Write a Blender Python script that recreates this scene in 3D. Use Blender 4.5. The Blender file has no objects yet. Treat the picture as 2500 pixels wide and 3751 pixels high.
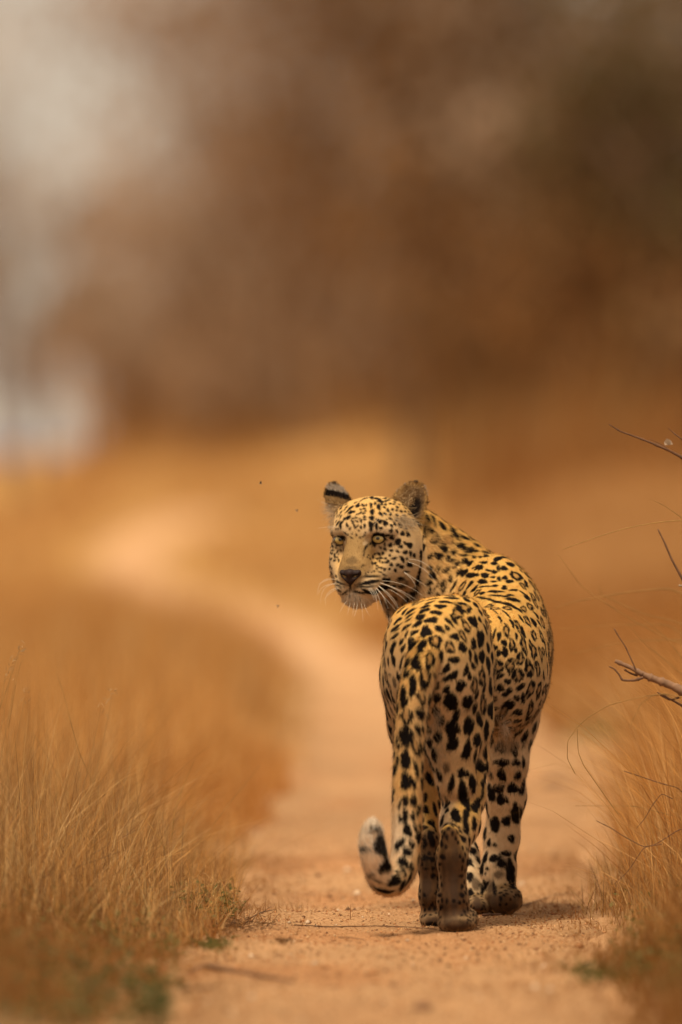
import bpy, bmesh, math, random
import numpy as np
from mathutils import Vector, Matrix
from mathutils.bvhtree import BVHTree

S = bpy.context.scene
R = math.radians
rng = np.random.default_rng(7)
random.seed(7)

# ------------------------------------------------------------------ camera
CAM_H = 0.80
cam_d = bpy.data.cameras.new('camera')
cam = bpy.data.objects.new('camera', cam_d)
S.collection.objects.link(cam)
cam.location = (0, 0, CAM_H)
cam.rotation_euler = (R(90), 0, 0)
cam_d.sensor_fit = 'VERTICAL'
cam_d.sensor_height = 36.0
cam_d.lens = 28000 / 3751 * 36.0
cam_d.shift_y = -61.5 / 3751
cam_d.clip_start = 0.5
cam_d.clip_end = 3000
cam_d.dof.use_dof = True
cam_d.dof.focus_distance = 14.33
cam_d.dof.aperture_fstop = 2.1
S.camera = cam

# ------------------------------------------------------------------ light
SUN_EL, SUN_AZ = 66, 205       # azimuth measured from +Y, clockwise
w = bpy.data.worlds.new('World')
S.world = w
w.use_nodes = True
nt = w.node_tree
bg = nt.nodes['Background']
sky = nt.nodes.new('ShaderNodeTexSky')
sky.sky_type = 'NISHITA'
sky.sun_disc = False
sky.sun_elevation = R(SUN_EL)
sky.sun_rotation = R(SUN_AZ)
sky.dust_density = 6
sky.air_density = 1.5
# overcast: the clear sky is veiled by an even, warm cloud layer
veil = nt.nodes.new('ShaderNodeMix'); veil.data_type = 'RGBA'
veil.inputs[0].default_value = 0.93
nt.links.new(sky.outputs[0], veil.inputs[6])
veil.inputs[7].default_value = (6.4, 5.35, 4.15, 1)
nt.links.new(veil.outputs[2], bg.inputs[0])
bg.inputs[1].default_value = 0.09

sun_d = bpy.data.lights.new('sun', 'SUN')
sun_d.energy = 3.5
sun_d.angle = R(15)
sun_d.color = (1.0, 0.86, 0.66)
sun = bpy.data.objects.new('sun', sun_d)
S.collection.objects.link(sun)
_d = Vector((math.sin(R(SUN_AZ)) * math.cos(R(SUN_EL)), math.cos(R(SUN_AZ)) * math.cos(R(SUN_EL)), math.sin(R(SUN_EL))))
sun.rotation_euler = _d.to_track_quat('Z', 'Y').to_euler()

S.view_settings.view_transform = 'Standard'
S.view_settings.look = 'None'
S.view_settings.exposure = 0.22
S.view_settings.gamma = 1.0
S.view_settings.use_curve_mapping = False
S.cycles.use_denoising = True
S.cycles.max_bounces = 6
S.cycles.transparent_max_bounces = 8

# ------------------------------------------------------------------ helpers
C = S.collection

def W(px, py, d):
    """photo pixel (2500 x 3751 frame) at distance d -> place in the world"""
    return np.array([(px - 1250) * d / 28000.0, d, CAM_H - (py - 1814) * d / 28000.0])

def link(o, parent=None, **props):
    C.objects.link(o)
    if parent is not None:
        o.parent = parent
    for k, v in props.items():
        o[k] = v
    return o

def empty(name, loc=(0, 0, 0), **props):
    o = bpy.data.objects.new(name, None)
    o.location = loc
    o.empty_display_size = 0.05
    return link(o, None, **props)

def mesh_np(name, verts, faces, mat=None, smooth=True, cols=None):
    """verts (n,3), faces (m,3|4) arrays -> mesh, optional per-vertex colour 'col'"""
    me = bpy.data.meshes.new(name)
    verts = np.asarray(verts, np.float32); faces = np.asarray(faces, np.int32)
    k = faces.shape[1]
    me.vertices.add(len(verts)); me.vertices.foreach_set('co', verts.ravel())
    me.loops.add(faces.size); me.loops.foreach_set('vertex_index', faces.ravel())
    me.polygons.add(len(faces))
    me.polygons.foreach_set('loop_start', np.arange(0, faces.size, k, dtype=np.int32))
    me.polygons.foreach_set('loop_total', np.full(len(faces), k, np.int32))
    me.update(calc_edges=True)
    if smooth:
        me.polygons.foreach_set('use_smooth', np.ones(len(faces), bool))
    if cols is not None:
        a = me.color_attributes.new('col', 'FLOAT_COLOR', 'POINT')
        cc = np.ones((len(verts), 4), np.float32); cc[:, :3] = cols
        a.data.foreach_set('color', cc.ravel())
    if mat is not None:
        me.materials.append(mat)
    return me

def obj_np(name, verts, faces, mat, parent=None, smooth=True, cols=None, **props):
    o = bpy.data.objects.new(name, mesh_np(name, verts, faces, mat, smooth, cols))
    return link(o, parent, **props)

def material(name, rough=0.8, col=(0.5, 0.5, 0.5), attr=False, spec=0.3):
    m = bpy.data.materials.new(name)
    m.use_nodes = True
    b = m.node_tree.nodes['Principled BSDF']
    b.inputs['Roughness'].default_value = rough
    b.inputs['Base Color'].default_value = (*col, 1)
    b.inputs['Specular IOR Level'].default_value = spec
    if attr:
        a = m.node_tree.nodes.new('ShaderNodeAttribute'); a.attribute_name = 'col'
        m.node_tree.links.new(a.outputs['Color'], b.inputs['Base Color'])
    return m

def _hash(ix, iy, iz, seed):
    h = (ix * 374761393 + iy * 668265263 + iz * 2147483647 + seed * 1274126177) & 0xFFFFFFFF
    h = ((h ^ (h >> 13)) * 1274126177) & 0xFFFFFFFF
    return ((h ^ (h >> 16)) & 0xFFFF) / 65535.0

def vnoise(p, scale, seed=0):
    """smooth value noise in -1..1 at points p (n,3)"""
    q = p * scale
    i = np.floor(q).astype(np.int64); f = q - i
    f = f * f * (3 - 2 * f)
    out = 0
    for dx in (0, 1):
        for dy in (0, 1):
            for dz in (0, 1):
                wgt = (f[:, 0] if dx else 1 - f[:, 0]) * (f[:, 1] if dy else 1 - f[:, 1]) * (f[:, 2] if dz else 1 - f[:, 2])
                out = out + wgt * _hash(i[:, 0] + dx, i[:, 1] + dy, i[:, 2] + dz, seed)
    return out * 2 - 1

def tube_arrays(pts, radii, seg=6):
    pts = np.asarray(pts, float); n = len(pts)
    t = np.gradient(pts, axis=0); t /= np.linalg.norm(t, axis=1)[:, None] + 1e-9
    up = np.array([0.31, 0.17, 0.93]); up /= np.linalg.norm(up)
    s = np.cross(t, up); s /= np.linalg.norm(s, axis=1)[:, None] + 1e-9
    u = np.cross(s, t)
    a = np.linspace(0, 2 * np.pi, seg, endpoint=False)
    r = np.broadcast_to(np.asarray(radii, float), (n,))[:, None, None]
    v = pts[:, None] + r * (np.cos(a)[None, :, None] * s[:, None] + np.sin(a)[None, :, None] * u[:, None])
    v = v.reshape(-1, 3)
    f = []
    for i in range(n - 1):
        for j in range(seg):
            k = (j + 1) % seg
            f.append((i * seg + j, i * seg + k, (i + 1) * seg + k, (i + 1) * seg + j))
    return v, np.array(f, np.int32)

def bez(p0, p1, p2, n=7):
    t = np.linspace(0, 1, n)[:, None]
    return (1 - t) ** 2 * p0 + 2 * t * (1 - t) * p1 + t * t * p2

# ------------------------------------------------------------------ implicit surfaces
class Prim:
    def __init__(s, kind, a, b, ra, rb, flow, tag, rot=None):
        s.kind, s.a, s.b, s.ra, s.rb = kind, np.asarray(a, float), None if b is None else np.asarray(b, float), ra, rb
        s.flow = np.asarray(flow, float); s.flow = s.flow / (np.linalg.norm(s.flow) + 1e-9)
        s.tag = tag; s.rot = rot
    def box(s):
        if s.kind == 'cone':
            r = max(s.ra, s.rb)
            return np.minimum(s.a, s.b) - r, np.maximum(s.a, s.b) + r
        r = max(s.ra)
        return s.a - r, s.a + r
    def dist(s, p):
        if s.kind == 'cone':
            ab = s.b - s.a
            t = np.clip(((p - s.a) @ ab) / (ab @ ab), 0, 1)
            q = p - s.a - t[..., None] * ab
            return np.sqrt((q * q).sum(-1)) - (s.ra + (s.rb - s.ra) * t)
        q = (p - s.a)
        if s.rot is not None:
            q = q @ s.rot            # columns of rot = local axes
        r = np.asarray(s.ra, float)
        k0 = np.sqrt(((q / r) ** 2).sum(-1)); k1 = np.sqrt(((q / (r * r)) ** 2).sum(-1))
        return k0 * (k0 - 1) / (k1 + 1e-9)

def smin(a, b, k):
    h = np.maximum(k - np.abs(a - b), 0) / k
    return np.minimum(a, b) - h * h * k * 0.25

class Field:
    def __init__(s, lo, hi, h):
        s.h = h; s.lo = np.asarray(lo, float)
        s.n = np.ceil((np.asarray(hi) - s.lo) / h).astype(int) + 1
    def new(s):
        return np.full(s.n, 0.08, np.float32)
    def apply(s, F, prim, k, sub=False):
        lo, hi = prim.box(); pad = k + 0.02
        i0 = np.clip(np.floor((lo - pad - s.lo) / s.h).astype(int), 0, s.n)
        i1 = np.clip(np.ceil((hi + pad - s.lo) / s.h).astype(int) + 1, 0, s.n)
        if (i1 <= i0).any(): return
        ax = [s.lo[d] + s.h * np.arange(i0[d], i1[d]) for d in range(3)]
        g = np.stack(np.meshgrid(*ax, indexing='ij'), -1)
        d = prim.dist(g).astype(np.float32)
        sl = tuple(slice(i0[d_], i1[d_]) for d_ in range(3))
        if sub:
            F[sl] = -smin(-F[sl], d, k)
        else:
            F[sl] = smin(F[sl], d, k)
    def mesh(s, F):
        """naive surface nets -> verts, quads, normals"""
        sg = F < 0
        c = [sg[dx:s.n[0] - 1 + dx, dy:s.n[1] - 1 + dy, dz:s.n[2] - 1 + dz] for dx in (0, 1) for dy in (0, 1) for dz in (0, 1)]
        cnt = sum(x.astype(np.uint8) for x in c)
        act = (cnt > 0) & (cnt < 8)
        idx = np.argwhere(act)
        vid = np.full(act.shape, -1, np.int32); vid[tuple(idx.T)] = np.arange(len(idx))
        corner = {}
        for dx in (0, 1):
            for dy in (0, 1):
                for dz in (0, 1):
                    corner[(dx, dy, dz)] = F[idx[:, 0] + dx, idx[:, 1] + dy, idx[:, 2] + dz].astype(float)
        acc = np.zeros((len(idx), 3)); num = np.zeros(len(idx))
        for p in corner:
            for ax in range(3):
                if p[ax] == 0:
                    q = list(p); q[ax] = 1; q = tuple(q)
                    a, b = corner[p], corner[q]
                    m = (a < 0) != (b < 0)
                    t = np.where(m, a / np.where(m, a - b, 1), 0)
                    pos = np.tile(np.array(p, float), (len(idx), 1)); pos[:, ax] += t
                    acc[m] += pos[m]; num += m
        v = s.lo + s.h * (idx + acc / num[:, None])
        quads = []
        for ax in range(3):
            o1, o2 = [(1, 2), (2, 0), (0, 1)][ax]
            a = [slice(None)] * 3; b = [slice(None)] * 3
            a[ax] = slice(0, -1); b[ax] = slice(1, None)
            A = sg[tuple(a)]; B = sg[tuple(b)]
            e = np.argwhere(A != B)
            ok = (e[:, o1] > 0) & (e[:, o2] > 0) & (e[:, o1] < s.n[o1] - 1) & (e[:, o2] < s.n[o2] - 1)
            e = e[ok]
            flip = A[tuple(e.T)]
            def cell(d1, d2):
                k = e.copy(); k[:, o1] += d1; k[:, o2] += d2
                return vid[tuple(k.T)]
            q = np.stack([cell(-1, -1), cell(0, -1), cell(0, 0), cell(-1, 0)], 1)
            q[~flip] = q[~flip][:, ::-1]
            quads.append(q)
        q = np.concatenate(quads)
        return v, q
    def grad(s, F, p):
        def samp(pp):
            g = (pp - s.lo) / s.h
            i = np.clip(np.floor(g).astype(int), 0, s.n - 2); f = g - i
            out = 0
            for dx in (0, 1):
                for dy in (0, 1):
                    for dz in (0, 1):
                        wg = (f[:, 0] if dx else 1 - f[:, 0]) * (f[:, 1] if dy else 1 - f[:, 1]) * (f[:, 2] if dz else 1 - f[:, 2])
                        out = out + wg * F[i[:, 0] + dx, i[:, 1] + dy, i[:, 2] + dz]
            return out
        e = s.h * 1.2
        n = np.stack([samp(p + np.eye(3)[k] * e) - samp(p - np.eye(3)[k] * e) for k in range(3)], 1)
        return n / (np.linalg.norm(n, axis=1)[:, None] + 1e-9)
# ------------------------------------------------------------------ leopard: body surface
mm = 0.001
LEO = []          # (group, prim, k)
def cone(group, a, b, ra, rb, flow, tag, k=25):
    LEO.append((group, Prim('cone', W(*a), W(*b), ra * mm, rb * mm, flow, tag), k * mm))
def chain(group, pts, flow, tag, k=25):
    for p, q in zip(pts[:-1], pts[1:]):
        fl = (W(*q[:3]) - W(*p[:3])) if flow is None else flow
        cone(group, p[:3], q[:3], p[3], q[3], fl, tag, k)
def ell(group, c, r, flow, tag, rot=None, k=25):
    LEO.append((group, Prim('ell', W(*c), None, [x * mm for x in r], None, flow, tag, rot), k * mm))
def rotz(deg, ex=0):
    return np.array((Matrix.Rotation(R(deg), 3, 'Z') @ Matrix.Rotation(R(ex), 3, 'X')))

BACKF = (-0.35, -1, -0.5)
# trunk: pelvis -> belly -> chest -> neck
ell('trunk', (1605, 2425, 14.10), (84, 105, 116), (-.1, -.4, -1), 'rump', k=40)
ell('trunk', (1666, 2322, 14.14), (64, 88, 70), BACKF, 'rump', k=30)
ell('trunk', (1545, 2345, 14.13), (62, 88, 66), BACKF, 'rump', k=30)
ell('trunk', (1492, 2450, 14.16), (40, 88, 108), (-.2, -.2, -1), 'rump', k=30)
ell('trunk', (1698, 2420, 14.16), (42, 88, 108), (.1, -.2, -1), 'rump', k=30)
ell('trunk', (1806, 2462, 14.36), (91, 150, 114), (-.3, -1, -.6), 'flank', rotz(-18), k=70)
ell('trunk', (1838, 2430, 14.50), (80, 130, 124), (-.3, -1, -.6), 'flank', rotz(-10), k=80)
ell('trunk', (1780, 2300, 14.62), (78, 90, 112), (.3, -.6, -.7), 'shoulder', k=50)
ell('trunk', (1822, 2188, 14.60), (44, 70, 72), (.3, -.5, -.8), 'shoulder', k=40)
ell('trunk', (1848, 2290, 14.56), (63, 120, 84), (.1, -.9, -.6), 'flank', rotz(-8), k=80)
cone('trunk', (1785, 2165, 14.66), (1640, 2105, 14.70), 62, 74, (.8, -.1, -.5), 'neck', k=50)
cone('trunk', (1640, 2105, 14.70), (1510, 2005, 14.68), 77, 78, (.75, -.1, -.5), 'neck', k=40)
cone('trunk', (1720, 2260, 14.72), (1590, 2210, 14.70), 95, 82, (.5, -.1, -.8), 'neck', k=50)
cone('trunk', (1562, 2200, 14.68), (1488, 2100, 14.66), 72, 66, (.3, 0, -.9), 'neck', k=40)

# right hind leg (the one in the middle of the picture)
chain('rh', [(1682, 2450, 14.14, 62), (1688, 2640, 14.16, 54), (1702, 2780, 14.18, 43)], (0.05, -.15, -1), 'thigh', k=35)
chain('rh', [(1640, 2520, 14.08, 52), (1650, 2700, 14.10, 45), (1672, 2860, 14.10, 38)], (-0.05, -.15, -1), 'thigh', k=35)
chain('rh', [(1703, 2800, 14.18, 41), (1702, 2920, 14.15, 35), (1686, 3020, 14.09, 33), (1670, 3090, 14.06, 26)], (0, 0, -1), 'shank', k=25)
chain('rh', [(1648, 3055, 14.015, 17), (1650, 3110, 14.02, 22)], (0, 0, -1), 'hock', k=20)
chain('rh', [(1668, 3085, 14.05, 24), (1658, 3150, 14.03, 25), (1660, 3300, 14.03, 26), (1668, 3365, 14.04, 26)], (0, 0, -1), 'foot', k=18)
ell('rh', (1676, 3380, 14.045), (35, 64, 22), (.1, 1, -.3), 'paw', k=18)
for px, py, d, r in ((1640, 3388, 14.11, 14), (1670, 3384, 14.13, 16), (1705, 3380, 14.12, 16), (1727, 3372, 14.075, 15)):
    cone('rh', (px - 6, py - 12, d - .03), (px, py, d), r, r - 1, (0, 1, -.3), 'paw', k=8)

# left hind leg (behind the tail)
chain('lh', [(1503, 2480, 14.18, 52), (1516, 2650, 14.24, 42), (1532, 2790, 14.28, 38)], (0, -.1, -1), 'thigh', k=35)
chain('lh', [(1535, 2790, 14.28, 36), (1552, 2940, 14.26, 28), (1565, 3060, 14.20, 22)], (0, 0, -1), 'shank', k=22)
chain('lh', [(1572, 3080, 14.185, 19), (1574, 3160, 14.19, 20), (1580, 3280, 14.19, 20), (1590, 3350, 14.20, 22)], (0, 0, -1), 'foot', k=18)
ell('lh', (1594, 3370, 14.205), (27, 56, 20), (0, 1, -.3), 'paw', k=15)
for px, py, d, r in ((1568, 3373, 14.25, 13), (1594, 3371, 14.27, 14), (1614, 3368, 14.25, 13)):
    cone('lh', (px, py - 8, d - .03), (px, py, d), r, r - 1, (0, 1, -.3), 'paw', k=8)

# right fore leg
chain('rf', [(1850, 2400, 14.60, 62), (1858, 2640, 14.62, 50), (1858, 2790, 14.60, 37.5)], (0, -.1, -1), 'arm', k=35)
chain('rf', [(1858, 2790, 14.60, 37.5), (1854, 2920, 14.62, 35.5), (1838, 3070, 14.63, 31), (1826, 3190, 14.62, 31), (1832, 3270, 14.61, 29)], (0, 0, -1), 'forearm', k=20)
ell('rf', (1842, 3300, 14.60), (33, 54, 30), (0, .5, -1), 'paw', k=15)
for px, py, d, r in ((1806, 3312, 14.60, 14), (1835, 3316, 14.65, 15), (1868, 3314, 14.65, 15), (1888, 3306, 14.61, 15)):
    cone('rf', (px - 4, py - 22, d - .02), (px, py, d), r, r - 1, (0, 1, -.3), 'paw', k=9)

# left fore leg, half hidden
chain('lf', [(1740, 2420, 14.70, 60), (1700, 2700, 14.74, 44), (1680, 2850, 14.74, 34), (1672, 3020, 14.72, 28), (1694, 3130, 14.68, 27), (1732, 3240, 14.64, 27), (1746, 3285, 14.62, 26)], (0.1, 0, -1), 'forearm', k=25)
ell('lf', (1750, 3318, 14.60), (27, 56, 20), (0, .5, -1), 'paw', k=15)
for px, py, d, r in ((1722, 3322, 14.66, 14), (1746, 3325, 14.67, 14), (1766, 3320, 14.62, 13)):
    cone('lf', (px, py - 14, d - .01), (px, py, d), r, r - 1, (0, 1, -.3), 'paw', k=9)

# tail
TAIL = [(1600, 2320, 14.08, 30), (1568, 2380, 14.02, 32), (1534, 2480, 13.975, 31), (1509, 2600, 13.96, 28.5), (1499, 2750, 13.955, 27.5),
        (1493, 2900, 13.94, 27), (1492, 3030, 13.93, 26.5), (1488, 3130, 13.915, 25.5), (1472, 3200, 13.90, 25), (1436, 3236, 13.885, 24.5),
        (1400, 3224, 13.87, 24), (1380, 3172, 13.86, 23), (1368, 3120, 13.85, 22.5), (1362, 3072, 13.845, 20.5), (1366, 3042, 13.84, 16)]
_t = np.array(TAIL, float)
for _ in range(2):                      # round the corners of the tail's centre line
    _n = [_t[0]]
    for a_, b_ in zip(_t[:-1], _t[1:]):
        _n += [a_ * .75 + b_ * .25, a_ * .25 + b_ * .75]
    _t = np.array(_n + [_t[-1]])
TAIL = [tuple(q) for q in _t]
chain('tail', TAIL, None, 'tail', k=4)

# head, in its own axes: x to the picture's right, y forwards out of the nose, z up
HC = W(1361, 1985, 14.60)
YAW, PIT = R(22), R(3)
hf = np.array([-math.sin(YAW), -math.cos(YAW), 0]); hl = np.array([math.cos(YAW), -math.sin(YAW), 0])
hf = hf * math.cos(PIT) + np.array([0, 0, -math.sin(PIT)]); hu = np.cross(hf, hl)
if hu[2] < 0: hu = -hu
HM = np.stack([hl, hf, hu], 1)
def hp(x, y, z): return HC + HM @ (np.array([x, y, z]) * mm)
def hell(c, r, flow, k=14, rx=0, ry=0, rz=0, tag='head', sub=False):
    rot = HM @ np.array(Matrix.Rotation(R(rz), 3, 'Z') @ Matrix.Rotation(R(ry), 3, 'Y') @ Matrix.Rotation(R(rx), 3, 'X'))
    LEO.append(('sub' if sub else 'trunk', Prim('ell', hp(*c), None, [q * mm for q in r], None, HM @ np.array(flow, float), tag, rot), k * mm))
def hcone(a, b, ra, rb, flow, k=14, tag='head'):
    LEO.append(('trunk', Prim('cone', hp(*a), hp(*b), ra * mm, rb * mm, HM @ np.array(flow, float), tag), k * mm))
hell((3, -8, 30), (66, 72, 57), (0, -1, .4), 20)
hell((0, 42, 32), (50, 34, 34), (0, -.4, 1), 20)
hell((-40, -8, 42), (34, 42, 28), (-.5, -1, .2), 28)
hell((40, -14, 36), (32, 40, 34), (.5, -1, .2), 28)
for s in (-1, 1):
    hell((s * 40 - (4 if s < 0 else -2), 8, -22), (34 if s < 0 else 36, 40, 52), (s * .8, -1, -.3), 20)
    hcone((s * 20, 62, 26), (s * 54, 42, 24), 13, 12, (s * .3, -.3, 1), 14, 'brow')
    hell((s * 19 + 2, 84, -79), (22, 25, 21), (s * 1, -.8, -.2), 10, tag='muzzle')
    hcone((s * 25, 62, -62), (s * 46, 28, -45), 24, 25, (s * .8, -1, 0), 20)
    hcone((s * 8, 66, -92), (s * 40, 5, -62), 22, 34, (s * .5, -.9, -.5), 18, 'jaw')
hell((56, -12, -18), (38, 42, 62), (.9, -.6, -.3), 25)
hell((-38, -16, -18), (32, 40, 54), (-.9, -.6, -.3), 25)
hcone((0, 52, 12), (0, 84, -42), 27, 27, (0, -.3, 1), 18, 'bridge')
hcone((-4, 84, -44), (-4, 94, -58), 24, 22, (0, -.3, 1), 10, 'bridge')
hcone((5, 84, -44), (5, 94, -58), 24, 22, (0, -.3, 1), 10, 'bridge')
hell((0, 76, -98), (27, 24, 18), (0, .2, -1), 10, tag='chin')
for s in (-1, 1):
    hell((s * 38, 78, 7), (17, 18, 13), (0, 0, 1), 7, sub=True)

t_field = Field(W(1165, 1700, 13.78) - [0, 0, 0], (0.43, 14.96, 0.83), 0.0025)
t_field.lo[0] = -0.055; t_field.lo[2] = -0.03
t_field.n = np.ceil((np.array([0.43, 14.96, 0.86]) - t_field.lo) / t_field.h).astype(int) + 1
Fs = {}
for g, p, k in LEO:
    if g == 'sub': continue
    if g not in Fs: Fs[g] = t_field.new()
    t_field.apply(Fs[g], p, k)
for g, p, k in LEO:
    if g == 'sub': t_field.apply(Fs['trunk'], p, k, sub=True)
T = Fs.pop('trunk'); F = T.copy()
for g, G in Fs.items():
    k = {'tail': .012, 'rf': .075}.get(g, .035)
    F = np.minimum(F, smin(T, G, k))
# paws stand on the sand
zz = t_field.lo[2] + t_field.h * np.arange(t_field.n[2])
F = np.maximum(F, (-0.001 - zz)[None, None, :].astype(np.float32) )
LV, LQ = t_field.mesh(F)
LN = t_field.grad(F, LV)
del Fs, T
# nearest parts -> hair flow and region weights
SOFT = np.zeros((len(LV), 24), np.float32)      # how much each region owns each point
def regions(P):
    wsum = np.zeros(len(P)); flow = np.zeros((len(P), 3)); best = np.full(len(P), 9.0); tag = np.zeros(len(P), np.int8)
    names = []
    for g, p, k in LEO:
        if g == 'sub': continue
        if p.tag not in names: names.append(p.tag)
        d = p.dist(P)
        w_ = np.exp(-np.clip(d, 0, 1) / 0.010)
        flow += w_[:, None] * p.flow; wsum += w_
        m = d < best; best[m] = d[m]; tag[m] = names.index(p.tag)
        k_ = names.index(p.tag); SOFT[:len(P), k_] = np.maximum(SOFT[:len(P), k_], np.exp(-np.clip(d, 0, .2) / .0045))
    SOFT[:len(P)] /= SOFT[:len(P)].sum(1)[:, None] + 1e-6
    return flow / wsum[:, None], tag, names
bvh = BVHTree.FromPolygons([tuple(v) for v in LV], [tuple(q) for q in LQ.tolist()])
def hit(px, py):
    o = Vector((0, 0, CAM_H)); d = Vector(W(px, py, 1.0)) - o
    r = bvh.ray_cast(o, d.normalized())
    return None if r[0] is None else (np.array(r[0]), np.array(r[1]))
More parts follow.
